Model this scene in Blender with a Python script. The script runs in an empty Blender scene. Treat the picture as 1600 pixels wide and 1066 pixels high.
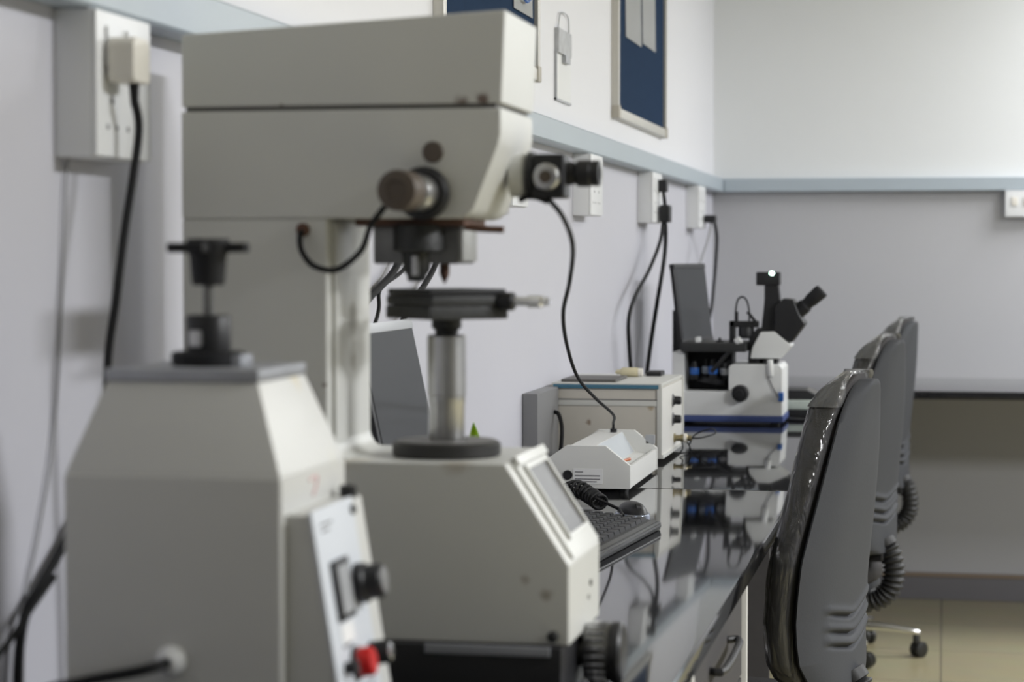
import bpy, bmesh, math, random
from mathutils import Vector, Matrix, Euler
random.seed(7)
SC = bpy.context.scene
COL = SC.collection
PI = math.pi

# ------------------------------------------------------------------ camera
F_PX = 3400.0
CAM_H = 1.45
YAW, PITCH = math.radians(11.2208), math.radians(2.2065)
cam_data = bpy.data.cameras.new('camera')
cam = bpy.data.objects.new('camera', cam_data); COL.objects.link(cam)
cam.location = (0, 0, CAM_H)
cam.rotation_euler = (PI / 2 - PITCH, 0, YAW)
cam_data.sensor_fit = 'HORIZONTAL'
cam_data.sensor_width = 23.5
cam_data.lens = 23.5 * F_PX / 1600
cam_data.dof.use_dof = True
cam_data.dof.focus_distance = 4.3
cam_data.dof.aperture_fstop = 2.9
cam_data.dof.aperture_blades = 7
cam_data.clip_start = 0.05
SC.camera = cam
CAM_R = Euler((PI / 2 - PITCH, 0, YAW)).to_matrix()


def at(px, py, y):
    """point of the room at depth y along the left wall, seen at a place of the photo (used for cable runs)"""
    d = CAM_R @ Vector(((px - 800) / F_PX, (533 - py) / F_PX, -1))
    return Vector((0, 0, CAM_H)) + d * (y / d.y)


# ------------------------------------------------------------------ materials
def nt(name):
    m = bpy.data.materials.new(name); m.use_nodes = True
    n = m.node_tree.nodes; l = m.node_tree.links
    b = n['Principled BSDF']
    return m, n, l, b


def paint(name, col, rough=0.5, metal=0.0, var=0.06, scale=6.0, bump=0.0, bscale=200.0, spec=0.5, stains=(), coat=0.0, ior=None):
    """procedural paint / plastic / metal: gentle noise in colour, optional bump, optional stains [(x,y,z,radius,colour,strength)] in object space"""
    m, n, l, b = nt(name)
    tc = n.new('ShaderNodeTexCoord')
    nz = n.new('ShaderNodeTexNoise'); nz.inputs['Scale'].default_value = scale; nz.inputs['Detail'].default_value = 4
    l.new(tc.outputs['Object'], nz.inputs['Vector'])
    mx = n.new('ShaderNodeMix'); mx.data_type = 'RGBA'
    c = Vector(col[:3])
    mx.inputs[6].default_value = (*(c * (1 - var)), 1); mx.inputs[7].default_value = (*[min(1, v * (1 + var)) for v in c], 1)
    l.new(nz.outputs['Fac'], mx.inputs[0])
    out = mx.outputs[2]
    for (sx, sy, sz, r, sc, st) in stains:
        nb = n.new('ShaderNodeTexNoise'); nb.inputs['Scale'].default_value = 0.8 / r; nb.inputs['Detail'].default_value = 3
        l.new(tc.outputs['Object'], nb.inputs['Vector'])
        sub = n.new('ShaderNodeVectorMath'); sub.operation = 'DISTANCE'; sub.inputs[1].default_value = (sx, sy, sz)
        l.new(tc.outputs['Object'], sub.inputs[0])
        add = n.new('ShaderNodeMath'); add.operation = 'MULTIPLY_ADD'; add.inputs[1].default_value = r * 1.4
        l.new(nb.outputs['Fac'], add.inputs[0]); l.new(sub.outputs['Value'], add.inputs[2])
        mr = n.new('ShaderNodeMapRange'); mr.inputs[1].default_value = r * 1.0; mr.inputs[2].default_value = r * 1.7
        mr.inputs[3].default_value = st; mr.inputs[4].default_value = 0
        l.new(add.outputs[0], mr.inputs[0])
        m2 = n.new('ShaderNodeMix'); m2.data_type = 'RGBA'; m2.inputs[7].default_value = (*sc, 1)
        l.new(mr.outputs[0], m2.inputs[0]); l.new(out, m2.inputs[6]); out = m2.outputs[2]
    l.new(out, b.inputs['Base Color'])
    b.inputs['Roughness'].default_value = rough; b.inputs['Metallic'].default_value = metal
    b.inputs['Specular IOR Level'].default_value = spec
    if coat: b.inputs['Coat Weight'].default_value = coat
    if ior: b.inputs['IOR'].default_value = ior
    if bump:
        nb = n.new('ShaderNodeTexNoise'); nb.inputs['Scale'].default_value = bscale
        l.new(tc.outputs['Object'], nb.inputs['Vector'])
        bp = n.new('ShaderNodeBump'); bp.inputs['Strength'].default_value = bump; bp.inputs['Distance'].default_value = 0.002
        l.new(nb.outputs['Fac'], bp.inputs['Height']); l.new(bp.outputs['Normal'], b.inputs['Normal'])
    return m


def two_tone(name, upper, lower, zsplit=1.757):
    """wall painted in two colours, the joint lies behind the trunking"""
    m = paint(name, upper, 0.55, var=0.02, scale=2.0, bump=0.12, bscale=60)
    n, l = m.node_tree.nodes, m.node_tree.links
    b = n['Principled BSDF']; src = b.inputs['Base Color'].links[0].from_socket
    tc = n.new('ShaderNodeTexCoord'); sx_ = n.new('ShaderNodeSeparateXYZ'); gt = n.new('ShaderNodeMath'); gt.operation = 'LESS_THAN'; gt.inputs[1].default_value = zsplit
    l.new(tc.outputs['Object'], sx_.inputs[0]); l.new(sx_.outputs['Z'], gt.inputs[0])
    mx = n.new('ShaderNodeMix'); mx.data_type = 'RGBA'; mx.blend_type = 'MULTIPLY'
    mx.inputs[7].default_value = (*[lo / up for lo, up in zip(lower, upper)], 1)
    l.new(gt.outputs[0], mx.inputs[0]); l.new(src, mx.inputs[6]); l.new(mx.outputs[2], b.inputs['Base Color'])
    return m


def clear_plastic(name, wrinkle=1.0, haze=0.028):
    m, n, l, b = nt(name)
    n.remove(b)
    o = n['Material Output']
    tr = n.new('ShaderNodeBsdfTransparent'); tr.inputs[0].default_value = (0.93, 0.93, 0.93, 1)
    gl = n.new('ShaderNodeBsdfGlossy'); gl.inputs['Roughness'].default_value = 0.12
    fr = n.new('ShaderNodeFresnel'); fr.inputs['IOR'].default_value = 1.55
    tc = n.new('ShaderNodeTexCoord')
    mp = n.new('ShaderNodeMapping'); mp.inputs['Scale'].default_value = (22, 22, 5); mp.inputs['Rotation'].default_value = (0.3, 0.5, 0)
    nz = n.new('ShaderNodeTexNoise'); nz.inputs['Scale'].default_value = 1.2; nz.inputs['Detail'].default_value = 3; nz.inputs['Distortion'].default_value = 1.2
    l.new(tc.outputs['Object'], mp.inputs[0]); l.new(mp.outputs[0], nz.inputs['Vector'])
    bp = n.new('ShaderNodeBump'); bp.inputs['Strength'].default_value = wrinkle; bp.inputs['Distance'].default_value = 0.012
    l.new(nz.outputs['Fac'], bp.inputs['Height'])
    l.new(bp.outputs[0], gl.inputs['Normal']); l.new(bp.outputs[0], fr.inputs['Normal'])
    mx = n.new('ShaderNodeMixShader')
    l.new(fr.outputs[0], mx.inputs[0]); l.new(tr.outputs[0], mx.inputs[1]); l.new(gl.outputs[0], mx.inputs[2])
    hz = n.new('ShaderNodeBsdfDiffuse'); hz.inputs[0].default_value = (.8, .8, .8, 1)
    m2 = n.new('ShaderNodeMixShader'); m2.inputs[0].default_value = haze
    l.new(mx.outputs[0], m2.inputs[1]); l.new(hz.outputs[0], m2.inputs[2])
    l.new(m2.outputs[0], o.inputs[0])
    return m


def tile_floor(name):
    m, n, l, b = nt(name)
    tc = n.new('ShaderNodeTexCoord')
    mp = n.new('ShaderNodeMapping'); mp.inputs['Location'].default_value = (0.0, 0.27, 0)
    br = n.new('ShaderNodeTexBrick'); br.offset = 0.0; br.squash = 1.0
    br.inputs['Scale'].default_value = 1.0; br.inputs['Brick Width'].default_value = 0.6; br.inputs['Row Height'].default_value = 0.6
    br.inputs['Mortar Size'].default_value = 0.003; br.inputs['Mortar Smooth'].default_value = 0.2
    br.inputs['Color1'].default_value = (0.40, 0.36, 0.225, 1); br.inputs['Color2'].default_value = (0.385, 0.345, 0.215, 1)
    br.inputs['Mortar'].default_value = (0.14, 0.12, 0.08, 1)
    l.new(tc.outputs['Object'], mp.inputs[0]); l.new(mp.outputs[0], br.inputs['Vector'])
    nz = n.new('ShaderNodeTexNoise'); nz.inputs['Scale'].default_value = 7; nz.inputs['Detail'].default_value = 6
    l.new(tc.outputs['Object'], nz.inputs['Vector'])
    mx = n.new('ShaderNodeMix'); mx.data_type = 'RGBA'; mx.blend_type = 'MULTIPLY'; mx.inputs[0].default_value = 0.15
    l.new(br.outputs['Color'], mx.inputs[6]); l.new(nz.outputs['Color'], mx.inputs[7])
    l.new(mx.outputs[2], b.inputs['Base Color'])
    b.inputs['Roughness'].default_value = 0.22
    return m


def granite(name):
    m, n, l, b = nt(name)
    tc = n.new('ShaderNodeTexCoord')
    nz = n.new('ShaderNodeTexNoise'); nz.inputs['Scale'].default_value = 420; nz.inputs['Detail'].default_value = 2
    l.new(tc.outputs['Object'], nz.inputs['Vector'])
    cr = n.new('ShaderNodeValToRGB'); cr.color_ramp.elements[0].position = 0.5; cr.color_ramp.elements[1].position = 0.75
    cr.color_ramp.elements[0].color = (0.010, 0.010, 0.011, 1); cr.color_ramp.elements[1].color = (0.05, 0.05, 0.055, 1)
    l.new(nz.outputs['Fac'], cr.inputs[0]); l.new(cr.outputs[0], b.inputs['Base Color'])
    b.inputs['Roughness'].default_value = 0.045; b.inputs['IOR'].default_value = 1.62
    return m


M = {}
M['wall'] = two_tone('painted wall, lavender white', (0.82, 0.82, 0.85), (0.58, 0.577, 0.63))
M['plain_wall'] = paint('painted wall, grey', (0.22, 0.225, 0.24), 0.6, var=0.02)
M['backwall'] = two_tone('painted wall, cool white', (0.80, 0.815, 0.82), (0.49, 0.49, 0.51))
M['ceiling'] = paint('ceiling paint', (0.8, 0.8, 0.8), 0.8, var=0.02)
M['floor'] = tile_floor('beige floor tile')
M['rail'] = paint('blue grey trunking', (0.44, 0.50, 0.55), 0.4, var=0.03)
M['granite'] = granite('polished black granite')
M['skirt'] = paint('grey skirting', (0.17, 0.165, 0.18), 0.45, var=0.06)
M['skirt_top'] = paint('brown skirting top', (0.26, 0.2, 0.15), 0.6)
M['cabinet'] = paint('grey cabinet laminate', (0.065, 0.062, 0.064), 0.65, spec=0.12, var=0.08, scale=40, bump=0.1)
M['cab_edge'] = paint('pale laminate edge', (0.7, 0.69, 0.66), 0.45)
M['white_plastic'] = paint('white plastic', (0.82, 0.83, 0.84), 0.35, var=0.02)
M['cream_plastic'] = paint('cream plastic', (0.80, 0.77, 0.70), 0.35, var=0.03)
M['black_plastic'] = paint('black plastic', (0.018, 0.018, 0.020), 0.42, spec=0.35, var=0.2)
M['black_matte'] = paint('black matte', (0.016, 0.016, 0.018), 0.65, spec=0.25, var=0.2)
M['black_paint'] = paint('black crackle paint', (0.02, 0.021, 0.022), 0.5, var=0.3, scale=80, bump=0.5, bscale=300)
M['rubber'] = paint('black rubber', (0.015, 0.015, 0.016), 0.55, var=0.2)
M['chrome'] = paint('chrome', (0.75, 0.75, 0.76), 0.16, 1.0, var=0.02)
M['steel'] = paint('worn steel', (0.50, 0.50, 0.50), 0.33, 1.0, var=0.12, scale=30)
M['dark_steel'] = paint('dark oily steel', (0.16, 0.16, 0.155), 0.4, 1.0, var=0.35, scale=40)
M['rust'] = paint('rusty steel', (0.13, 0.07, 0.05), 0.7, 0.3, var=0.4, scale=60)
M['brown_cap'] = paint('brown cap', (0.085, 0.065, 0.05), 0.5, var=0.15, scale=50)
TB = (0.27, 0.24, 0.17)
VB = (0.60, 0.602, 0.575)
M['tester'] = paint('warm grey tester enamel', VB, 0.38, var=0.04, scale=5, bump=0.08, bscale=120)
M['press'] = paint('light grey press enamel', (0.60, 0.60, 0.58), 0.4, var=0.04, scale=6, bump=0.08, bscale=120)
M['panel_paint'] = paint('pale blue grey panel', (0.62, 0.65, 0.70), 0.4, var=0.02)
M['lcd'] = paint('grey display', (0.16, 0.16, 0.165), 0.35, spec=0.2, var=0.2, scale=30)
M['red'] = paint('red plastic', (0.55, 0.012, 0.012), 0.35, var=0.05)
M['plate'] = paint('grey steel plate', (0.36, 0.37, 0.40), 0.45, 0.5, var=0.15, scale=25)
M['screen'] = paint('dark screen', (0.05, 0.052, 0.058), 0.5, spec=0.12, var=0.05)
M['silver'] = paint('silver plastic', (0.42, 0.43, 0.45), 0.35, 0.2, var=0.03)
M['cable'] = paint('black cable', (0.012, 0.012, 0.013), 0.6, spec=0.2, var=0.1)
M['grey_wire'] = paint('grey wire', (0.30, 0.30, 0.31), 0.5)
M['scope'] = paint('aged beige enamel', (0.56, 0.53, 0.475), 0.42, var=0.07, scale=9,
                   stains=[(-0.045, -0.214, 0.10, 0.008, (0.16, 0.08, 0.03), 0.7), (0.11, -0.214, 0.14, 0.012, (0.3, 0.2, 0.08), 0.6)])
M['scope_lid'] = paint('grey enamel lid', (0.60, 0.60, 0.57), 0.4, var=0.05)
M['scope_front'] = paint('pale front panel', (0.68, 0.67, 0.64), 0.4, var=0.03)
M['blue_strip'] = paint('teal blue strip', (0.06, 0.17, 0.25), 0.4)
M['ctrl'] = paint('light grey plastic', (0.68, 0.68, 0.66), 0.42, var=0.03)
M['ctrl_in'] = paint('blue grey inlay', (0.42, 0.45, 0.48), 0.4)
M['label'] = paint('paper label', (0.78, 0.78, 0.78), 0.6, var=0.02)
M['ink'] = paint('grey print', (0.16, 0.16, 0.17), 0.6)
M['pink'] = paint('pink marker ink', (0.68, 0.42, 0.42), 0.6)
M['paper'] = paint('paper', (0.82, 0.83, 0.83), 0.7, var=0.03, scale=20)
M['photo_print'] = paint('grey printed picture', (0.50, 0.51, 0.53), 0.6, var=0.35, scale=40)
M['board_blue'] = paint('navy felt', (0.020, 0.042, 0.088), 0.95, spec=0.1, var=0.1, scale=30, bump=0.3, bscale=400)
M['alu'] = paint('aluminium frame', (0.62, 0.60, 0.55), 0.4, 0.6, var=0.05)
M['beige_frame'] = paint('frame corner', (0.45, 0.42, 0.36), 0.5)
M['micro_white'] = paint('microscope white', (0.74, 0.75, 0.75), 0.35, var=0.02)
M['micro_blue'] = paint('microscope blue', (0.055, 0.085, 0.24), 0.4)
M['bright_blue'] = paint('bright blue ring', (0.03, 0.14, 0.5), 0.35)
M['glass'] = paint('pale glass', (0.45, 0.52, 0.62), 0.1)
M['leaf'] = paint('green leaf', (0.48, 0.66, 0.07), 0.45, var=0.25, scale=30)
M['pot'] = paint('dark pot', (0.12, 0.10, 0.09), 0.6)
M['ivory'] = paint('ivory plastic', (0.68, 0.62, 0.42), 0.4)
M['dark_cover'] = paint('dark grey cover', (0.10, 0.095, 0.09), 0.5)
M['pale_green'] = paint('pale green card', (0.50, 0.56, 0.52), 0.5, var=0.12, scale=30)
M['shell'] = paint('grey chair shell', (0.058, 0.060, 0.066), 0.65, spec=0.15, var=0.05, bump=0.12, bscale=250)
M['cushion'] = paint('charcoal upholstery', (0.030, 0.027, 0.028), 0.8, var=0.15, scale=60, bump=0.3, bscale=500)
M['wrap'] = clear_plastic('clear plastic film')
M['wrap_bunch'] = clear_plastic('bunched clear film', 1.6, 0.09)
M['castor'] = paint('castor black', (0.02, 0.02, 0.018), 0.5)
M['case_grey'] = paint('grey metal case', (0.20, 0.20, 0.205), 0.45, var=0.08)
M['orange'] = paint('orange pin', (0.5, 0.14, 0.05), 0.4)
em, en, el, eb = nt('green lamp')
eb.inputs['Base Color'].default_value = (0.6, 1, 0.8, 1); eb.inputs['Emission Color'].default_value = (0.55, 1, 0.75, 1); eb.inputs['Emission Strength'].default_value = 12
M['led'] = em


# ------------------------------------------------------------------ mesh helpers
def catmull(pts, sub=8, closed=False):
    pts = [Vector(p) for p in pts]
    if len(pts) < 3: return pts
    out = []
    n = len(pts)
    for i in range(n - 1):
        p1, p2 = pts[i], pts[i + 1]
        p0 = pts[i - 1] if i > 0 else p1 * 2 - p2
        p3 = pts[i + 2] if i + 2 < n else p2 * 2 - p1
        for k in range(sub):
            t = k / sub
            out.append(0.5 * ((2 * p1) + (p2 - p0) * t + (2 * p0 - 5 * p1 + 4 * p2 - p3) * t * t + (3 * p1 - p0 - 3 * p2 + p3) * t ** 3))
    out.append(pts[-1])
    return out


class MB:
    def __init__(self): self.bm = bmesh.new()

    def _merge(self, b2, bev=0.0, seg=2, ang=0.5):
        if bev:
            b2.normal_update()
            es = [e for e in b2.edges if len(e.link_faces) == 2 and e.calc_face_angle(0) > ang]
            bmesh.ops.bevel(b2, geom=es, offset=bev, segments=seg, profile=0.7, affect='EDGES', clamp_overlap=True)
        me = bpy.data.meshes.new('tmp'); b2.to_mesh(me); b2.free()
        self.bm.from_mesh(me); bpy.data.meshes.remove(me)
        return self

    def box(self, x0, x1, y0, y1, z0, z1, bev=0.0, seg=2, rot=None, piv=None):
        b = bmesh.new(); bmesh.ops.create_cube(b, size=1)
        for v in b.verts:
            v.co = Vector(((x0 + x1) / 2 + v.co.x * (x1 - x0), (y0 + y1) / 2 + v.co.y * (y1 - y0), (z0 + z1) / 2 + v.co.z * (z1 - z0)))
        if rot is not None:
            p = Vector(piv) if piv else Vector(((x0 + x1) / 2, (y0 + y1) / 2, (z0 + z1) / 2))
            R = Euler(rot).to_matrix()
            for v in b.verts: v.co = R @ (v.co - p) + p
        return self._merge(b, bev, seg)

    def prism(self, poly, axis, a0, a1, bev=0.0, seg=2, ang=0.5):
        """outline extruded along an axis; poly in (x,z) for 'y', (y,z) for 'x', (x,y) for 'z'"""
        b = bmesh.new()
        def P(u, w, a): return {'y': (u, a, w), 'x': (a, u, w), 'z': (u, w, a)}[axis]
        lo = [b.verts.new(P(u, w, a0)) for u, w in poly]; hi = [b.verts.new(P(u, w, a1)) for u, w in poly]
        n = len(poly)
        b.faces.new(lo); b.faces.new(hi[::-1])
        for i in range(n): b.faces.new((lo[i], hi[i], hi[(i + 1) % n], lo[(i + 1) % n]))
        bmesh.ops.recalc_face_normals(b, faces=b.faces)
        return self._merge(b, bev, seg, ang)

    def frustum(self, r0, z0, r1, z1, bev=0.0):
        b = bmesh.new()
        lo = [b.verts.new((x, y, z0)) for x, y in ((r0[0], r0[2]), (r0[1], r0[2]), (r0[1], r0[3]), (r0[0], r0[3]))]
        hi = [b.verts.new((x, y, z1)) for x, y in ((r1[0], r1[2]), (r1[1], r1[2]), (r1[1], r1[3]), (r1[0], r1[3]))]
        b.faces.new(lo[::-1]); b.faces.new(hi)
        for i in range(4): b.faces.new((lo[i], lo[(i + 1) % 4], hi[(i + 1) % 4], hi[i]))
        return self._merge(b, bev)

    def lathe(self, prof, o, ax, n=36):
        """profile [(radius, distance along axis)] turned round the axis"""
        o = Vector(o); ax = Vector(ax).normalized()
        u = ax.orthogonal().normalized(); w = ax.cross(u)
        b = bmesh.new(); rings = []
        for r, h in prof:
            rings.append([b.verts.new(o + ax * h + (u * math.cos(2 * PI * k / n) + w * math.sin(2 * PI * k / n)) * max(r, 1e-5)) for k in range(n)])
        for a, c in zip(rings, rings[1:]):
            for k in range(n): b.faces.new((a[k], a[(k + 1) % n], c[(k + 1) % n], c[k]))
        b.faces.new(rings[0][::-1]); b.faces.new(rings[-1])
        bmesh.ops.recalc_face_normals(b, faces=b.faces)
        return self._merge(b)

    def cyl(self, p0, p1, r0, r1=None, n=32, bev=0.0):
        p0, p1 = Vector(p0), Vector(p1); L = (p1 - p0).length; r1 = r0 if r1 is None else r1
        if bev:
            prof = [(r0 - bev, 0), (r0 - bev * .3, bev * .3), (r0, bev), (r1, L - bev), (r1 - bev * .3, L - bev * .3), (r1 - bev, L)]
        else: prof = [(r0, 0), (r1, L)]
        return self.lathe(prof, p0, p1 - p0, n)

    def tube(self, pts, r, n=8, sub=8, radii=None):
        pts = catmull(pts, sub)
        b = bmesh.new(); rings = []
        t0 = (pts[1] - pts[0]).normalized(); u = t0.orthogonal().normalized()
        for i, p in enumerate(pts):
            t = (pts[min(i + 1, len(pts) - 1)] - pts[max(i - 1, 0)])
            if t.length < 1e-9: t = t0.copy()
            t.normalize()
            u = (u - t * u.dot(t)); u = u.normalized() if u.length > 1e-6 else t.orthogonal().normalized()
            w = t.cross(u)
            rr = r if radii is None else radii(i / (len(pts) - 1))
            rings.append([b.verts.new(p + (u * math.cos(2 * PI * k / n) + w * math.sin(2 * PI * k / n)) * rr) for k in range(n)])
        for a, c in zip(rings, rings[1:]):
            for k in range(n): b.faces.new((a[k], a[(k + 1) % n], c[(k + 1) % n], c[k]))
        b.faces.new(rings[0][::-1]); b.faces.new(rings[-1])
        bmesh.ops.recalc_face_normals(b, faces=b.faces)
        return self._merge(b)

    def loft(self, rings, cap=True):
        b = bmesh.new(); R = [[b.verts.new(p) for p in r] for r in rings]
        n = len(R[0])
        for a, c in zip(R, R[1:]):
            for k in range(n): b.faces.new((a[k], a[(k + 1) % n], c[(k + 1) % n], c[k]))
        if cap:
            b.faces.new(R[0][::-1]); b.faces.new(R[-1])
        bmesh.ops.recalc_face_normals(b, faces=b.faces)
        return self._merge(b)

    def ball(self, c, r, sx=1, sy=1, sz=1, n=20):
        b = bmesh.new(); bmesh.ops.create_uvsphere(b, u_segments=n, v_segments=n // 2, radius=r)
        for v in b.verts: v.co = Vector((v.co.x * sx, v.co.y * sy, v.co.z * sz)) + Vector(c)
        return self._merge(b)


ROOT = {}


def build(name, mb, mat, parent=None, sharp=35):
    """link a mesh; shapes under a thing that was drawn in room coordinates are moved into the thing's own space"""
    off = Vector((0, 0, 0)); p = parent
    if parent is not None: off = ROOT.get(parent.name, Vector((0, 0, 0)))
    me = bpy.data.meshes.new(name)
    if off.length: bmesh.ops.translate(mb.bm, verts=mb.bm.verts, vec=-off)
    mb.bm.to_mesh(me); mb.bm.free()
    me.polygons.foreach_set('use_smooth', [True] * len(me.polygons))
    me.set_sharp_from_angle(angle=math.radians(sharp))
    me.materials.append(mat if not isinstance(mat, str) else M[mat])
    o = bpy.data.objects.new(name, me); COL.objects.link(o)
    if parent is not None:
        o.parent = parent
        ROOT[o.name] = off
    return o


def tag(o, label, cat, group=None):
    o['label'] = label; o['category'] = cat
    if group: o['group'] = group
    return o


def thing(name, label, cat, loc, rz=0.0, group=None, world=True):
    o = bpy.data.objects.new(name, None); COL.objects.link(o)
    o.empty_display_size = 0.1
    o.location = loc; o.rotation_euler = (0, 0, rz)
    ROOT[o.name] = Vector(loc) if world else Vector((0, 0, 0))
    return tag(o, label, cat, group)


def solo(name, mb, mat, label, cat, group=None):
    """a thing that is one mesh: origin put at its base centre"""
    vs = [v.co.copy() for v in mb.bm.verts]
    c = Vector(((min(v.x for v in vs) + max(v.x for v in vs)) / 2, (min(v.y for v in vs) + max(v.y for v in vs)) / 2, min(v.z for v in vs)))
    bmesh.ops.translate(mb.bm, verts=mb.bm.verts, vec=-c)
    o = build(name, mb, mat); o.location = c
    return tag(o, label, cat, group)


def struct(name, mb, mat):
    o = build(name, mb, mat); o['kind'] = 'structure'; return o


# ------------------------------------------------------------------ the room
XW, YB, ZT = -0.976, 9.37, 0.94          # left wall, back wall, bench top
XE = -0.312                              # bench front edge
XR, YF, ZC = 4.6, -2.6, 3.0
struct('floor', MB().box(XW - .1, XR + .1, YF - .1, YB + .1, -0.1, 0), 'floor')
struct('ceiling', MB().box(XW - .1, XR + .1, YF - .1, YB + .1, ZC, ZC + .1), 'ceiling')
struct('wall_left', MB().box(XW - .1, XW, YF, YB, 0, ZC), 'wall')
struct('wall_back', MB().box(XW - .1, XR + .1, YB, YB + .1, 0, ZC), 'backwall')
struct('wall_right', MB().box(XR, XR + .1, YF, YB, 0, ZC), 'plain_wall')
struct('wall_front', MB().box(XW - .1, XR + .1, YF - .1, YF, 0, ZC), 'plain_wall')
# cable trunking that runs along both walls
RZ0, RZ1, RD = 1.728, 1.786, 0.048
struct('trim_1', MB().prism([(XW, RZ0), (XW + RD - .004, RZ0), (XW + RD, RZ0 + .004), (XW + RD, RZ1 - .004), (XW + RD - .004, RZ1), (XW, RZ1)], 'y', YF, YB), 'rail')
struct('trim_2', MB().prism([(YB, RZ0), (YB - RD + .004, RZ0), (YB - RD, RZ0 + .004), (YB - RD, RZ1 - .004), (YB - RD + .004, RZ1), (YB, RZ1)], 'x', XW + RD + .003, XR), 'rail')
struct('baseboard_back', MB().box(XW, XR, YB - .018, YB, 0, .096, .003), 'skirt')
struct('trim_3', MB().box(XW, XR, YB - .024, YB, .096, .112, .003), 'skirt_top')
struct('baseboard_left', MB().box(XW, XW + .018, YF, YB - .03, 0, .11, .003), 'skirt')

# ------------------------------------------------------------------ benches
wt = MB().box(XW, XE, 0.9, 4.755, ZT - .032, ZT, .007, 3)
solo('worktop', wt, 'granite', 'polished black granite worktop slab under the hardness tester and mounting press', 'worktop')
wt = MB().box(XW, XE, 4.758, YB - .95, ZT - .032, ZT, .007, 3)
solo('worktop', wt, 'granite', 'polished black granite worktop slab under the microscope, beyond the thin joint', 'worktop')
wt = MB().box(XW, 3.6, YB - .947, YB - .002, ZT - .032, ZT, .006, 3)
solo('worktop', wt, 'granite', 'black granite counter along the back wall with dark front edge', 'worktop')


def support(y0, y1, x0, x1, label):
    solo('bench_support', MB().box(x0, x1, y0, y1, 0, ZT - .0325, .002), 'cabinet', label, 'bench support')


support(5.30, 5.33, XW + .02, XE - .10, 'grey laminate support panel under the bench between first and second chair')
support(8.55, 8.58, XW + .02, XE - .10, 'grey laminate support panel under the far bench end beyond the third chair')
for i, x in enumerate((1.6, 3.2)):
    support(YB - .55, YB - .06, x, x + .03, ['grey support panel under the back counter, outer right of frame', 'grey support panel at the far right end of back counter'][i])
cab_labels = ['grey laminate base cabinet below the mounting press', 'grey laminate base cabinet below the hardness tester',
              'grey laminate base cabinet with pale end edge beside the nearest chair']
for i, (y0, y1) in enumerate(((1.25, 2.04), (2.045, 2.835), (2.84, 3.63))):
    c = thing('base_cabinet', cab_labels[i], 'cabinet', ((XW + XE) / 2, (y0 + y1) / 2, 0), group='base cabinets under the left bench')
    build('body', MB().box(XW + .03, XE - .035, y0, y1, 0.0, ZT - .0325, .001), 'cabinet', c)
    d = build('drawer', MB().box(XE - .033, XE - .014, y0 + .003, y1 - .022, ZT - .185, ZT - .038, .002), 'cabinet', c)
    build('handle', MB().tube([(XE - .015, (y0 + y1) / 2 - .13, ZT - .085), (XE + .006, (y0 + y1) / 2 - .12, ZT - .085), (XE + .006, (y0 + y1) / 2 + .12, ZT - .085), (XE - .015, (y0 + y1) / 2 + .13, ZT - .085)], .006, 10, 4), 'black_plastic', d)
    d = build('door', MB().box(XE - .033, XE - .014, y0 + .003, y1 - .022, .10, ZT - .19, .002), 'cabinet', c)
    build('handle', MB().box(XE - .0145, XE + .004, y1 - .09, y1 - .075, .50, .66, .003), 'black_plastic', d)
    build('edge_strip', MB().box(XE - .034, XE - .006, y1 - .019, y1, 0.0, ZT - .0325, .001), 'cab_edge', c)

# ------------------------------------------------------------------ wall sockets and cords
def socket_box(y0, y1, label, switches=True):
    x1 = XW + .05
    s = thing('socket_box', label, 'socket', (XW, (y0 + y1) / 2, 1.562), group='wall socket boxes under the trunking')
    build('back_box', MB().box(XW, x1 - .006, y0, y1, 1.562, 1.7275, .003), 'white_plastic', s)
    p = build('face_plate', MB().box(x1 - .006, x1, y0 + .001, y1 - .001, 1.5635, 1.7265, .002), 'white_plastic', s)
    w = y1 - y0
    if switches:
        for k in range(2):
            ya = y0 + w * (.16 + .36 * k)
            build('switch_rocker', MB().box(x1 - .001, x1 + .004, ya, ya + w * .24, 1.665, 1.71, .0015), 'white_plastic', p)
            for (dy, dz, r) in ((.12, .042, .0042), (.04, .012, .0032), (.20, .012, .0032)):
                yy = ya + w * dy
                build('socket_hole', MB().cyl((x1 - .0006, yy, 1.585 + dz), (x1 + .0006, yy, 1.585 + dz), r, n=12), 'ink', p)
    return s


socket_box(2.292, 2.462, 'nearest white socket box at upper left with cream plug in it')
socket_box(4.675, 4.862, 'white socket box whose lower corner shows behind tester eyepiece, left of the others')
socket_box(5.752, 5.958, 'white socket box just right of the eyepiece, nothing plugged in front')
socket_box(7.012, 7.245, 'white socket box holding the long black adapter plug')
socket_box(8.365, 8.600, 'white socket box nearest the room corner with black angled plug')
s = thing('socket_box', 'white socket box on the back wall at right edge under the trunking', 'socket', (0.33, YB, 1.618), group='wall socket boxes under the trunking')
build('back_box', MB().box(.248, .418, YB - .05, YB, 1.618, 1.7275, .003), 'white_plastic', s)
p = build('face_plate', MB().box(.250, .416, YB - .055, YB - .049, 1.62, 1.7265, .002), 'white_plastic', s)
build('switch_rocker', MB().box(.275, .300, YB - .060, YB - .054, 1.665, 1.70, .0015), 'cream_plastic', p)
build('switch_rocker', MB().box(.325, .350, YB - .060, YB - .054, 1.665, 1.70, .0015), 'cream_plastic', p)

XS = XW + .0508                                  # face of the socket plates
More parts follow.
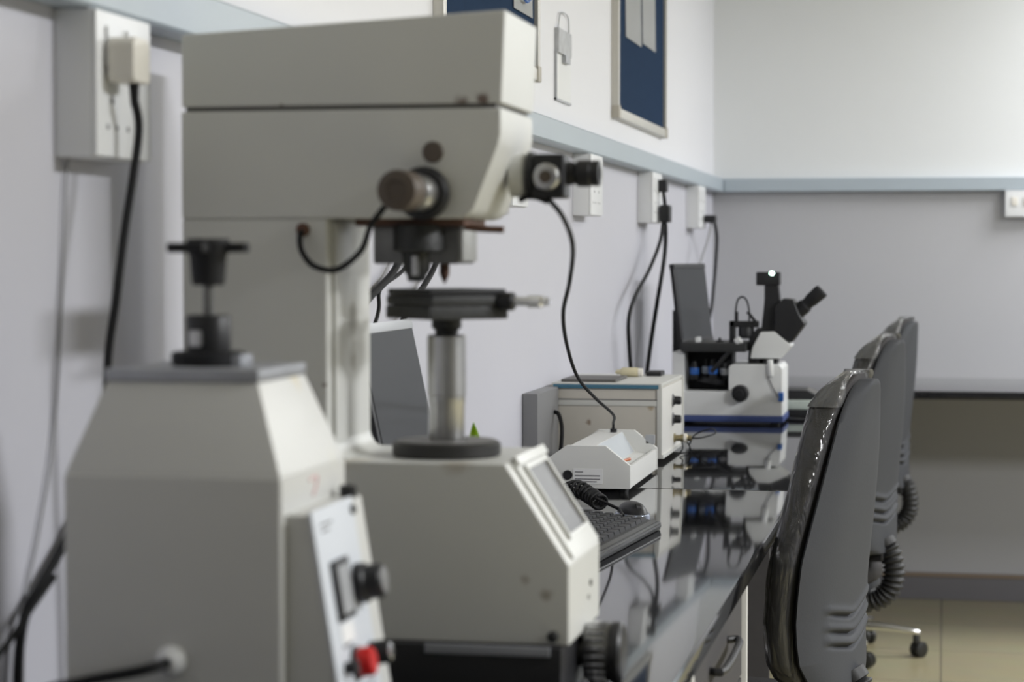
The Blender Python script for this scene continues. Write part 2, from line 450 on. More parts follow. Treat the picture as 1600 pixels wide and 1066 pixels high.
# cream plug with thick black cord
c = thing('power_cord', 'thick black cord with cream plug hanging from the nearest socket box', 'power cord', (XS, 2.335, 1.645))
pl = build('plug', MB().prism([(2.312, 1.651), (2.317, 1.646), (2.358, 1.646), (2.363, 1.651), (2.363, 1.690), (2.356, 1.697), (2.319, 1.697), (2.312, 1.690)], 'x', XS + .0045, XS + .036, .004, 3), 'cream_plastic', c)
build('sleeve', MB().cyl((XS + .026, 2.338, 1.646), (XS + .026, 2.339, 1.622), .006, .0045, 14), 'cable', pl)
build('cord', MB().tube([(XS + .026, 2.338, 1.63), (XS + .026, 2.352, 1.598), (XS + .022, 2.347, 1.55), (XS + .020, 2.322, 1.48), (XS + .018, 2.298, 1.40), (XS + .012, 2.288, 1.33), (XS + .008, 2.292, 1.20), (XS + .004, 2.30, 1.05), (XS + .008, 2.30, .95)], .0048, 12, 8), 'cable', c)
# loose cords at the left edge
k = MB().tube([(XW + .0132, 2.36, 1.19), (XW + .0128, 2.30, 1.142), (XW + .0128, 2.22, 1.095), (XW + .0128, 2.175, 1.068), (XW + .0128, 2.155, 1.02), (XW + .0132, 2.15, .9465)], .0055, 10)
solo('black_cord', k, 'cable', 'thick black cord drooping along the wall left of the mounting press', 'cord')
k = MB().tube([(XW + .022, 2.23, 1.10), (XW + .022, 2.17, 1.075), (XW + .022, 2.12, 1.052), (XW + .022, 2.06, 1.03), (XW + .022, 1.98, .99), (XW + .02, 1.95, .944)], .0035, 10)
solo('black_cord', k, 'cable', 'thinner black cord splitting off toward lower left picture corner', 'cord')
k = MB().tube([(XW + .006, 2.318, 1.5618), (XW + .005, 2.313, 1.54), (XW + .005, 2.30, 1.42), (XW + .005, 2.285, 1.31), (XW + .005, 2.262, 1.22), (XW + .005, 2.225, 1.14), (XW + .005, 2.19, 1.07), (XW + .006, 2.18, .943)], .0016, 8)
solo('thin_wire', k, 'grey_wire', 'thin grey wire running down the wall from the nearest socket box', 'wire')

# adapters and cords at the two far boxes
c = thing('power_cord', 'black adapter plug with two cords hanging behind the beige instrument', 'power cord', (XS, 7.15, 1.70))
build('plug', MB().box(XS, XS + .028, 7.13, 7.185, 1.665, 1.705, .005), 'black_plastic', c)
build('adapter', MB().box(XS + .0055, XS + .038, 7.13, 7.20, 1.565, 1.622, .006), 'black_plastic', c)
build('link_cord', MB().tube([(XS + .014, 7.157, 1.67), (XS + .018, 7.16, 1.64), (XS + .02, 7.162, 1.618)], .006, 10), 'cable', c)
build('cord', MB().tube([(XS + .018, 7.18, 1.57), (XS + .016, 7.21, 1.52), (XS + .012, 7.20, 1.44), (XS + .006, 7.07, 1.30), (XS + .0, 6.96, 1.17), (XS - .01, 6.93, 1.05), (XS - .01, 6.93, .948)], .007, 10), 'cable', c)
build('cord', MB().tube([(XS + .016, 7.15, 1.57), (XS + .014, 7.08, 1.50), (XS + .008, 6.86, 1.41), (XS + .0, 6.60, 1.33), (XS - .006, 6.50, 1.26), (XS - .01, 6.55, 1.16), (XS - .012, 6.62, 1.05), (XS - .012, 6.64, .947)], .006, 10), 'cable', c)
c = thing('power_cord', 'black angled plug with cord in the socket box nearest the corner', 'power cord', (XS, 8.55, 1.60))
build('plug', MB().box(XS, XS + .045, 8.52, 8.60, 1.585, 1.615, .008), 'black_plastic', c)
build('cord', MB().tube([(XS + .038, 8.57, 1.59), (XS + .034, 8.70, 1.53), (XS + .02, 8.80, 1.44), (XS + .01, 8.82, 1.34), (XS + .004, 8.78, 1.24), (XS, 8.60, 1.14), (XS - .01, 8.35, 1.0), (XS - .012, 8.3, .947)], .0065, 10), 'cable', c)
build('cord', MB().tube([(XS + .030, 8.55, 1.59), (XS + .02, 8.50, 1.52), (XS + .01, 8.35, 1.44), (XS + .002, 8.22, 1.36), (XS - .004, 8.16, 1.24), (XS - .012, 8.15, 1.05), (XS - .013, 8.15, .947)], .004, 10), 'grey_wire', c)
# cords from the box behind the tester
for r_, pts_, lab in (
        (.0055, [(XW + .030, 4.13, RZ0), (XW + .028, 4.115, 1.56), (XW + .024, 4.055, 1.44), (XW + .020, 3.81, 1.337), (XW + .014, 3.68, 1.22), (XW + .014, 3.66, 1.05), (XW + .014, 3.66, .946)], 'black cord on the wall right of the objective, in gap above the tester stage'),
        (.0065, [(XW + .030, 3.98, RZ0), (XW + .026, 3.88, 1.55), (XW + .020, 3.765, 1.435), (XW + .014, 3.58, 1.375), (XW + .012, 3.40, 1.30), (XW + .012, 3.2, 1.15), (XW + .012, 3.15, .947)], 'thickest black cord on the wall, touching tester column side of the stage gap'),
        (.0035, [(XW + .020, 4.05, RZ0), (XW + .020, 3.98, 1.53), (XW + .014, 3.86, 1.435), (XW + .010, 3.69, 1.395), (XW + .0275, 3.60, 1.35), (XW + .0275, 3.45, 1.24), (XW + .0275, 3.35, 1.05), (XW + .0275, 3.33, .945)], 'thinnest black cord on the wall behind the objective tip')):
    solo('black_cord', MB().tube(pts_, r_, 10, 8), 'cable', lab, 'cord')

# ------------------------------------------------------------------ notice boards and notice
def board(y0, y1, z0, z1, label):
    b = thing('notice_board', label, 'notice board', (XW, (y0 + y1) / 2, z0), group='navy notice boards on the left wall')
    build('felt_panel', MB().box(XW, XW + .012, y0 + .01, y1 - .01, z0 + .01, z1 - .01), 'board_blue', b)
    w = .028
    for (a0, a1, b0, b1) in ((y0, y1, z0, z0 + w), (y0, y1, z1 - w, z1), (y0, y0 + w, z0 + w, z1 - w), (y1 - w, y1, z0 + w, z1 - w)):
        build('frame_rail', MB().box(XW + .0, XW + .022, a0, a1, b0, b1, .003), 'alu', b)
    for (yy, zz) in ((y0, z0), (y1 - .035, z0)):
        build('corner_cap', MB().box(XW + .0, XW + .025, yy - .003, yy + .038, zz - .003, zz + .035, .004), 'beige_frame', b)
    return b


board(4.13, 5.16, 1.872, 2.65, 'navy notice board partly hidden behind the hardness tester head')
board(6.44, 7.60, 1.868, 2.65, 'navy notice board right of the small wall notice, two sheets showing')


def sheet(y0, y1, z0, z1, label, skew=0.0):
    m = MB(); b = bmesh.new(); N = 6
    g = [[b.verts.new((XW + .0135 + .003 * (1 - j / N) ** 2, y0 + (y1 - y0) * i / N + skew * (1 - j / N), z0 + (z1 - z0) * j / N)) for i in range(N + 1)] for j in range(N + 1)]
    for j in range(N):
        for i in range(N): b.faces.new((g[j][i], g[j][i + 1], g[j + 1][i + 1], g[j + 1][i]))
    bmesh.ops.solidify(b, geom=b.faces[:], thickness=0.0006)
    m._merge(b)
    return solo('paper_sheet', m, 'paper', label, 'paper', 'sheets pinned to the notice boards')


a = sheet(4.86, 5.09, 2.015, 2.31, 'white sheet with blue marking pinned on the board behind the tester')
sheet(6.63, 6.98, 2.125, 2.47, 'left pinned sheet on the board right of the notice')
sheet(7.01, 7.33, 2.14, 2.47, 'right pinned sheet on the board right of the notice')
k = MB().tube([(XW + .0255, 4.92, 2.048), (XW + .025, 4.97, 2.040), (XW + .0245, 5.02, 2.052)], .003, 6, 4)
o = build('blue_mark', k, 'bright_blue', None); mw = Vector(a.location); o.data.transform(Matrix.Translation(-mw)); o.parent = a

n_ = thing('wall_notice', 'small white notice with grey picture between the two notice boards', 'notice', (XW, 5.59, 1.852))
build('sheet', MB().box(XW, XW + .004, 5.472, 5.70, 1.855, 1.975, .001), 'paper', n_)
build('picture', MB().box(XW, XW + .012, 5.475, 5.67, 1.972, 2.035, .003), 'photo_print', n_)
build('hanger', MB().tube([(XW + .004, 5.50, 2.03), (XW + .006, 5.53, 2.075), (XW + .006, 5.64, 2.078), (XW + .004, 5.67, 2.035)], .0018, 6, 5), 'silver', n_)
build('clip', MB().box(XW + .003, XW + .016, 5.56, 5.63, 1.952, 1.972, .003), 'silver', n_)
build('sheet_edge', MB().box(XW, XW + .007, 5.470, 5.476, 1.85, 1.975), 'silver', n_)
build('bottom_bar', MB().box(XW, XW + .006, 5.47, 5.70, 1.8505, 1.856), 'silver', n_)

# ------------------------------------------------------------------ hardness tester
VY0, VY1, BY1 = 2.45, 2.645, 2.672
V = thing('hardness_tester', 'tall beige grey bench hardness tester with black stage on steel screw', 'hardness tester', (-.65, 2.56, ZT))
sx = lambda x, y, z: (x + .65, y - 2.56, z - ZT)
cover_m = paint('tester cover enamel', VB, .38, var=.04, bump=.08, bscale=120, stains=[(*sx(-.52, 2.45, 1.632), .010, (.12, .07, .05), .9), (*sx(-.545, 2.45, 1.629), .010, (.12, .07, .05), .8), (*sx(-.76, 2.45, 1.626), .004, (.1, .07, .05), .8)])
build('cover', MB().prism([(-.883, 1.6265), (-.498, 1.6265), (-.4935, 1.733), (-.883, 1.712)], 'y', VY0 - .001, VY1 + .001, .004, 3), cover_m, V)
build('gasket', MB().box(-.879, -.505, VY0 + .003, VY1 - .003, 1.621, 1.6266), 'dark_cover', V)
build('head', MB().prism([(-.884, 1.495), (-.548, 1.495), (-.538, 1.498), (-.530, 1.506), (-.509, 1.560), (-.502, 1.578), (-.499, 1.592), (-.499, 1.6215), (-.884, 1.6215)], 'y', VY0, VY1, .004, 3), 'tester', V)
col_m = paint('tester column enamel', VB, .4, var=.05, bump=.08, bscale=120,
              stains=[(*sx(-.700, 2.56, 1.375), .026, (.17, .155, .10), .8), (*sx(-.700, 2.56, 1.33), .022, (.22, .20, .14), .75), (*sx(-.700, 2.57, 1.47), .022, (.38, .36, .30), .6), (*sx(-.71, 2.45, 1.30), .004, (.1, .04, .03), .9)])
build('column', MB().prism([(-.884, ZT + .07), (-.706, ZT + .07), (-.706, 1.4955), (-.884, 1.4955)], 'y', VY0 + .001, VY1, .005, 3), col_m, V)
build('column_rib', MB().box(-.707, -.701, VY0 + .02, VY0 + .075, 1.23, 1.49, .002), col_m, V)
build('column_fillet', MB().prism([(-.707, 1.2115), (-.685, 1.2115), (-.693, 1.2135), (-.700, 1.2185), (-.7045, 1.226), (-.7065, 1.234)], 'y', VY0 + .02, VY1 - .002), 'tester', V)
base_m = paint('tester base enamel', VB, .38, var=.04, bump=.08, bscale=120,
               stains=[(*sx(-.445, 2.45, 1.062), .010, (.20, .15, .10), .6), (*sx(-.47, 2.45, 1.078), .008, (.22, .17, .12), .5), (*sx(-.68, 2.47, 1.213), .03, (.50, .42, .28), .5), (*sx(-.55, 2.46, 1.212), .02, (.3, .24, .16), .5)])
build('base_housing', MB().prism([(-.884, 1.003), (-.419, 1.003), (-.419, 1.096), (-.494, 1.2118), (-.884, 1.2118)], 'y', VY0, BY1, .004, 3), base_m, V)
build('plinth', MB().prism([(-.87, ZT), (-.425, ZT), (-.425, 1.0035), (-.87, 1.0035)], 'y', VY0 - .018, BY1 - .012, .004), 'black_plastic', V)
build('plinth_highlight', MB().box(-.585, -.438, VY0 - .022, VY0 - .017, .9935, 1.0045, .001), 'plate', V)  # paler strip standing in for light caught on the plinth's upper lip
# display on the sloped face
sl = Vector((-.419 + .494, 0, 1.096 - 1.2118)); L = sl.length; sd = sl.normalized(); sn = Vector((-sd.z, 0, sd.x))
def slope(u, v, h): return Vector((-.494, v, 1.2118)) + sd * u + sn * h
def slab(u0, u1, v0, v1, h0, h1, bev=.0015):
    b = bmesh.new(); bmesh.ops.create_cube(b, size=1)
    for w in b.verts: w.co = slope((u0 + u1) / 2 + w.co.x * (u1 - u0), (v0 + v1) / 2 + w.co.y * (v1 - v0), (h0 + h1) / 2 + w.co.z * (h1 - h0))
    m = MB(); m._merge(b, bev); return m
pn = build('display_panel', slab(.004, L - .004, VY0 + .025, BY1 - .012, -.003, .0045), 'tester', V)
fr = MB()
b0, b1, u0, u1 = VY0 + .055, BY1 - .045, .018, L - .030
build('display_screen', slab(u0, u1, b0, b1, .004, .0052, 0), 'lcd', pn)
for q in ((u0 - .006, u0, b0 - .006, b1 + .006), (u1, u1 + .006, b0 - .006, b1 + .006), (u0, u1, b0 - .006, b0), (u0, u1, b1, b1 + .006)):
    build('display_bezel', slab(q[0], q[1], q[2], q[3], .003, .0095, .001), 'tester', pn)
for j in range(2):
    build('display_print', slab(u0 + .045 + .022 * j, u0 + .047 + .022 * j, b0 + .03, b1 - .05, .005, .0056, 0), 'case_grey', pn)
build('display_lip', slab(-.002, .010, VY0 + .028, BY1 - .014, .003, .009), 'tester', pn)
build('front_screw', MB().cyl((-.4195, 2.60, 1.055), (-.417, 2.60, 1.055), .004, n=14), 'dark_steel', V)
build('front_screw', MB().cyl((-.4195, 2.585, 1.04), (-.417, 2.585, 1.04), .003, n=14), 'steel', V)
# handwheel on the front
hw = MB(); ribs = 22
HZ = .977
hw.lathe([(.033, 0), (.0345, .003), (.0345, .030), (.033, .032)], (-.418, 2.565, HZ), (1, 0, 0), 40)
w_ = build('handwheel', hw, 'dark_steel', V)
for k in range(ribs):
    a = 2 * PI * k / ribs
    y, z = 2.565 + math.cos(a) * .0350, HZ + math.sin(a) * .0350
    build('grip_rib', MB().box(-.414, -.391, y - .0018, y + .0018, z - .0018, z + .0018, .0006), 'chrome', w_)
build('handwheel_rim', MB().lathe([(.032, 0), (.0365, .002), (.0365, .012), (.033, .016), (.02, .017)], (-.388, 2.565, HZ), (1, 0, 0), 40), 'black_plastic', V)
build('handwheel_shaft', MB().cyl((-.43, 2.565, HZ), (-.41, 2.565, HZ), .018, n=20), 'dark_steel', V)
build('lock_knob', MB().lathe([(.006, 0), (.0065, .003), (.0065, .008), (.004, .010)], (-.4375, VY0 + .001, 1.014), (0, -1, 0), 20), 'black_plastic', V)
# side lamp housing and plug cap
build('plug_cap', MB().lathe([(.0125, 0), (.0125, .002), (.011, .004), (.002, .0042)], (-.579, VY0 + .0005, 1.571), (0, -1, 0), 28), 'brown_cap', V)
lx, lz = -.589, 1.5235
lamp = build('lamp_housing', MB().lathe([(.0295, -.002), (.0310, .004), (.0310, .010), (.026, .014)], (lx, VY0, lz), (0, -1, 0), 36), 'black_plastic', V)
build('lamp_barrel', MB().lathe([(.020, .014), (.021, .02), (.021, .055), (.0195, .058), (.0205, .062), (.0205, .085), (.0225, .088)], (lx, VY0, lz), (0, -1, 0), 36), 'steel', lamp)
build('lamp_cap', MB().lathe([(.0205, .085), (.0228, .088), (.0228, .128), (.0215, .133), (.012, .1345), (.0115, .1325), (.001, .1325)], (lx, VY0, lz), (0, -1, 0), 36), 'brown_cap', lamp)
build('lamp_cable', MB().tube([(-.735, VY0 + .002, 1.482), (-.735, VY0 - .012, 1.475), (-.731, VY0 - .02, 1.458), (-.715, VY0 - .03, 1.441), (-.69, VY0 - .04, 1.435), (-.67, VY0 - .05, 1.441), (-.645, VY0 - .07, 1.459), (-.632, VY0 - .08, 1.485), (-.615, VY0 - .085, 1.506)], .0036, 10), 'cable', V)
build('cable_grommet', MB().lathe([(.008, 0), (.008, .004), (.005, .007)], (-.735, VY0 + .0015, 1.482), (0, -1, 0), 18), 'rust', V)
# eyepiece on the front
ey, ez = 2.57, 1.548
e_ = build('eyepiece', MB().lathe([(.026, -.004), (.026, .012), (.022, .016)], (-.506, ey, ez), (1, 0, 0), 32), 'tester', V)
build('eyepiece_flange', MB().lathe([(.019, 0), (.0285, .002), (.0285, .009), (.018, .011)], (-.491, ey, ez), (1, 0, 0), 32), 'black_plastic', e_)
build('eyepiece_body', MB().box(-.482, -.442, ey - .022, ey + .022, ez - .028, ez + .025, .006, 3), 'black_plastic', e_)
build('eyepiece_drum', MB().lathe([(.014, -.004), (.016, .002), (.016, .016), (.014, .019), (.007, .0195), (.0065, .018), (.001, .018)], (-.462, ey - .021, ez - .003), (0, -1, 0), 32), 'steel', e_)
build('eyepiece_drum_cap', MB().cyl((-.462, ey - .0385, ez - .003), (-.462, ey - .0415, ez - .003), .0075, n=24), 'brown_cap', e_)
build('eyepiece_barrel', MB().lathe([(.014, -.006), (.014, .004), (.0125, .008), (.016, .012), (.016, .026), (.0145, .028), (.0155, .030), (.0155, .038), (.009, .0385), (.008, .034), (.001, .034)], (-.441, ey, ez + .002), (1, 0, 0), 32), 'black_plastic', e_)
build('signal_plug', MB().tube([(-.498, ey - .01, ez - .030), (-.488, ey - .015, ez - .026), (-.476, ey - .015, ez - .027), (-.463, ey - .015, ez - .032)], .0035, 8, 5), 'cable', e_)
# turret, objective, indenter
ty = 2.545
build('slide_plate', MB().box(-.682, -.550, ty - .06, ty + .06, 1.487, 1.4955, .001), 'rust', V)
build('turret_lever', MB().tube([(-.555, ty - .03, 1.486), (-.535, ty - .03, 1.4835), (-.509, ty - .03, 1.4825)], .0042, 12, 3), 'rust', V)
t_ = build('turret', MB().prism([(-.664, 1.442), (-.560, 1.442), (-.560, 1.4875), (-.664, 1.4875)], 'y', ty - .045, ty + .045, .004), 'dark_steel', V)
build('turret_boss', MB().lathe([(.028, 0), (.030, .004), (.030, .03), (.024, .032)], (-.607, ty - .05, 1.488), (0, 0, -1), 32), 'black_paint', t_)
build('turret_face', MB().box(-.5605, -.556, ty - .04, ty + .04, 1.445, 1.485, .001), paint('paler turret side', (.35, .35, .34), .5, .6, var=.15, scale=40), t_)  # right side of the turret in a paler grey than the block
build('objective', MB().lathe([(.0195, -.01), (.0195, .020), (.0175, .024), (.0160, .044), (.0115, .050), (.0110, .056), (.004, .057)], (-.612, ty - .040, 1.478), (0, 0, -1), 32), 'black_paint', t_)
build('objective_ring', MB().lathe([(.0198, 0), (.0203, .001), (.0203, .006), (.0198, .007)], (-.612, ty - .040, 1.470), (0, 0, -1), 32), 'steel', t_)
build('objective_strip', MB().box(-.613, -.605, ty - .0605, ty - .055, 1.428, 1.452, .002), 'steel', t_)  # narrow steel strip, brighter than the black objective behind it
build('indenter', MB().lathe([(.006, -.008), (.006, .012), (.0035, .018), (.0005, .024)], (-.585, ty - .01, 1.442), (0, 0, -1), 20), 'rust', t_)
# elevating screw and stage
sxx, sy = -.585, 2.545
build('collar', MB().lathe([(.062, 0), (.0655, .003), (.0655, .015), (.062, .018), (.03, .0195), (.026, .019)], (sxx, sy, 1.2113), (0, 0, 1), 48), paint('collar', (.035, .034, .033), .5, .3, var=.4, scale=30), V)
build('collar_face', MB().lathe([(.060, .0182), (.060, .0192), (.026, .0205), (.025, .019)], (sxx, sy, 1.2113), (0, 0, 1), 48), paint('grey collar face', (.16, .155, .15), .5, .3, var=.2, scale=30), V)  # top of the collar in a paler grey than its rim
build('elevating_screw', MB().lathe([(.021, 0), (.0215, .002), (.0215, .045), (.0225, .047), (.0225, .055), (.0235, .056), (.0235, .126), (.022, .128)], (sxx, sy, 1.229), (0, 0, 1), 40), 'steel', V)
build('screw_neck', MB().lathe([(.014, 0), (.014, .006), (.018, .009), (.018, .022)], (sxx, sy, 1.3565), (0, 0, 1), 32), 'black_paint', V)
st = thing('stage_tmp', 'x', 'x', (sxx, sy, 1.3765))
bpy.data.objects.remove(st)
def rotbox(w, d, z0, z1, ang, bev=.003, cx=sxx, cy=sy):
    return MB().box(cx - w / 2, cx + w / 2, cy - d / 2, cy + d / 2, z0, z1, bev, 2, (0, 0, ang), (sxx, sy, z0))
A45 = math.radians(-47)
stg = build('stage', rotbox(.108, .108, 1.3765, 1.3925, A45), 'black_paint', V)
build('stage_slide', rotbox(.112, .104, 1.3928, 1.4045, A45), 'black_paint', stg)
build('stage_top', rotbox(.104, .104, 1.4047, 1.4125, A45, .002), 'black_plastic', stg)
for nm, d, hh in (('micrometer', (.985, -.12, 0), 1.3975), ('micrometer', (-.73, .68, 0), 1.385)):
    d = Vector(d).normalized()
    p = Vector((sxx, sy, hh)) + d * (.066 if d.x > 0 else .054)
    mm = build(nm, MB().lathe([(.010, 0), (.011, .002), (.011, .018), (.009, .020)], p, d, 24), 'black_plastic', stg)
    build('micrometer_thimble', MB().lathe([(.0052, .019), (.0052, .036), (.0072, .037), (.0072, .053), (.005, .056), (.005, .062), (.0045, .064)], p, d, 24), 'chrome', mm)

# signal cable from eyepiece down to the control box
pts = [(-.4625, ey - .02, 1.520), tuple(at(880, 340, 2.58)), tuple(at(895, 385, 2.70)), tuple(at(890, 440, 2.95)), tuple(at(880, 490, 3.2)), tuple(at(886, 540, 3.55)), tuple(at(903, 590, 3.9)), tuple(at(930, 622, 4.3)), tuple(at(958, 648, 4.7)), (-.757, 5.035, 1.062), (-.762, 5.07, 1.0475)]
solo('signal_cable', MB().tube(pts, .0032, 10, 8), 'cable', 'thin dark cable hanging from the eyepiece to the grey control box', 'cable')

# ------------------------------------------------------------------ mounting press in the foreground
Pp = thing('mounting_press', 'pale grey specimen mounting press with black screw handle, nearest machine at left', 'mounting press', (-.715, 2.06, ZT))
sp = lambda x, y, z: (x + .715, y - 2.06, z - ZT)
pm = paint('press shell enamel', (.60, .60, .58), .4, var=.04, bump=.08, bscale=120, stains=[(*sp(-.64, 2.10, 1.333), .02, (.62, .52, .30), .6), (*sp(-.60, 2.13, 1.25), .016, (.68, .66, .52), .4)])
PX0, PX1, PY0, PY1 = -.824, -.607, 1.95, 2.172
build('housing', MB().box(PX0, PX1, PY0, PY1, ZT + .012, 1.2435, .005, 3), pm, Pp)
build('hood', MB().frustum((PX0 + .0005, PX1 - .0005, PY0 + .0005, PY1 - .0005), 1.2425, (-.794, -.641, 1.986, 2.142), 1.3305, .004), pm, Pp)
build('top_plate', MB().box(-.796, -.640, 1.984, 2.143, 1.3307, 1.3427, .003), 'plate', Pp)
for (fx, fy) in ((PX0 + .03, PY0 + .03), (PX1 - .03, PY0 + .03), (PX0 + .03, PY1 - .03), (PX1 - .03, PY1 - .03)):
    build('foot', MB().cyl((fx, fy, ZT), (fx, fy, ZT + .013), .016, n=20), 'rubber', Pp)
hx, hy = -.716, 2.06
build('chamber_flange', MB().lathe([(.034, 0), (.037, .002), (.037, .012), (.034, .014)], (hx, hy, 1.3427), (0, 0, 1), 40), 'black_matte', Pp)
build('chamber_body', MB().lathe([(.022, 0), (.0225, .004), (.0225, .034), (.0205, .037)], (hx, hy, 1.3560), (0, 0, 1), 36), 'black_plastic', Pp)
build('chamber_highlight', MB().box(hx - .012, hx + .001, hy - .0242, hy - .018, 1.3620, 1.3780, .002), 'steel', Pp)  # steel patch that imitates the bright highlight on the black chamber body
build('clamp_arm', MB().box(hx + .02, hx + .040, hy - .02, hy + .02, 1.3427, 1.3540, .003), 'plate', Pp)
build('spindle', MB().cyl((hx, hy, 1.3900), (hx, hy, 1.4280), .0052, n=20), 'dark_steel', Pp)
hd = build('screw_handle', MB().lathe([(.0145, 0), (.0165, .002), (.0185, .028), (.0215, .036), (.0225, .042), (.020, .0465)], (hx, hy, 1.4220), (0, 0, 1), 32), 'black_matte', Pp)
bar = MB(); bar.box(hx - .041, hx + .041, hy - .0085, hy + .0085, 1.4545, 1.4645, .003)
build('handle_bar', bar, 'black_matte', hd)
build('handle_bar', MB().box(hx - .0085, hx + .0085, hy - .041, hy + .041, 1.4547, 1.4643, .003), 'black_matte', hd)
# gland and lever on the near side
build('cable_gland', MB().lathe([(.015, -.002), (.015, .003), (.012, .009), (.007, .013)], (-.716, PY0, 1.067), (0, -1, 0), 28), 'white_plastic', Pp)
build('side_cable', MB().tube([(-.716, PY0 - .008, 1.067), (-.722, PY0 - .025, 1.066), (-.74, PY0 - .034, 1.062), (-.79, PY0 - .034, 1.051), (-.84, PY0 - .03, 1.035), (-.88, PY0 - .02, .99), (-.90, PY0, .948)], .0052, 12), 'cable', Pp)
# control console on the front
cz0, cz1 = 1.010, 1.207
con = build('console', MB().prism([(PX1 - .001, cz0), (-.552, cz0), (-.584, cz1), (PX1 - .001, cz1)], 'y', PY0 + .012, 2.150, .003), pm, Pp)
pd = Vector((-.584 + .552, 0, cz1 - cz0)); PL = pd.length; pd.normalize(); pnn = Vector((pd.z, 0, -pd.x))
def pan(u, v, h): return Vector((-.552, PY0 + .012 + v, cz0)) + pd * u + pnn * h
def pslab(u0, u1, v0, v1, h0, h1, bev=0.0):
    b = bmesh.new(); bmesh.ops.create_cube(b, size=1)
    for w in b.verts: w.co = pan((u0 + u1) / 2 + w.co.z * (u1 - u0), (v0 + v1) / 2 + w.co.y * (v1 - v0), (h0 + h1) / 2 + w.co.x * (h1 - h0))
    m = MB(); m._merge(b, bev); return m
fp = build('control_panel', pslab(-.004, PL + .003, -.002, .141, .0002, .0032, .001), 'panel_paint', con)
mt = build('temperature_meter', pslab(.092, .150, .030, .080, .003, .008, .001), 'black_plastic', fp)
build('meter_face', pslab(.098, .144, .037, .073, .0078, .0088), 'silver', mt)
build('meter_label', pslab(.070, .088, .034, .074, .003, .0038), 'label', fp)
build('meter_print', pslab(.066, .069, .034, .060, .003, .0042), 'ink', fp)
def pknob(name, u, v, prof, mat, par=fp): return build(name, MB().lathe(prof, pan(u, v, .003), pnn, 28), mat, par)
kn = pknob('timer_knob', .118, .112, [(.020, 0), (.020, .010), (.0175, .012), (.017, .026), (.015, .028)], 'black_plastic')
build('knob_cap', MB().lathe([(.0135, .028), (.0135, .029), (.006, .0292)], pan(.118, .112, .003), pnn, 28), 'steel', kn)
pknob('red_button', .047, .064, [(.014, 0), (.0145, .002), (.0145, .016), (.0125, .019)], 'red')
pknob('button_collar', .047, .064, [(.0165, 0), (.0165, .004), (.0145, .005)], 'black_plastic')
kn = pknob('selector_knob', .046, .122, [(.012, 0), (.012, .016), (.010, .020)], 'black_plastic')
build('knob_cap', MB().lathe([(.0085, .0195), (.0085, .0215), (.006, .0222)], pan(.046, .122, .003), pnn, 24), 'chrome', kn)
pknob('small_switch', .048, .030, [(.006, 0), (.006, .006), (.0075, .007), (.0075, .012)], 'black_plastic')
for j, (u, v0, v1) in enumerate(((.186, .020, .060), (.180, .020, .048), (.020, .035, .120), (.014, .035, .110), (.008, .045, .100))):
    build('printed_line', pslab(u, u + .0022, v0, v1, .0031, .0036), 'ink', fp)
build('fuse_holder', MB().lathe([(.009, 0), (.009, .012), (.007, .014)], (-.592, 2.128, cz1 - .002), (0, 0, 1), 20), 'black_plastic', con)
build('panel_screw', MB().lathe([(.005, 0), (.005, .004)], pan(.19, .134, .003), pnn, 16), 'dark_steel', fp)
build('pink_mark', MB().tube([(PX1 + .0006, 2.040, 1.232), (PX1 + .0006, 2.066, 1.234), (PX1 + .0006, 2.062, 1.224), (PX1 + .0006, 2.052, 1.216)], .0011, 6, 5), 'pink', Pp)

# ------------------------------------------------------------------ monitor behind the tester
def monitor(name, label, loc, rz, w, h, tilt, zc, screen_mat, bez_mat, dp=.03):
    m = thing(name, label, 'monitor', loc, rz, world=False)
    R = Matrix.Rotation(-tilt, 4, 'Y')
    T = Matrix.Translation((0, 0, zc)) @ R
    def pb(n, mb, mat, par):
        bmesh.ops.transform(mb.bm, matrix=T, verts=mb.bm.verts); return build(n, mb, mat, par)
    hs = pb('housing', MB().box(-dp, 0, -w / 2, w / 2, -h / 2, h / 2, .004), 'black_plastic', m)
    pb('screen', MB().box(-.001, .0012, -w / 2 + .014, w / 2 - .010, -h / 2 + .02, h / 2 - .0155), screen_mat, hs)
    pb('top_bezel', MB().box(-dp - .0005, .0022, -w / 2 - .001, w / 2 - .003, h / 2 - .015, h / 2 + .001, .001), bez_mat, hs)
    pb('bottom_bezel', MB().box(-dp - .0005, .0022, -w / 2, w / 2 - .003, -h / 2 - .001, -h / 2 + .02, .001), bez_mat, hs)
    build('neck', MB().box(-.06, -dp + .002, -.04, .04, .012, zc - .02, .006), 'black_plastic', m)
    build('stand_base', MB().lathe([(.095, 0), (.10, .003), (.10, .010), (.05, .014)], (-.03, 0, 0), (0, 0, 1), 36), 'black_plastic', m)
    return m


monitor('computer_monitor', 'tilted dark grey monitor with silver top edge, behind the tester column', (-.862, 3.43, ZT), 0, .36, .29, math.radians(12), .262, M['screen'], M['silver'])
monitor('computer_monitor', 'thin dark monitor left of the microscope, near room corner', (-.800, 7.08, ZT), math.radians(-12), .32, .262, math.radians(7), .358, M['screen'], M['black_plastic'], .014)

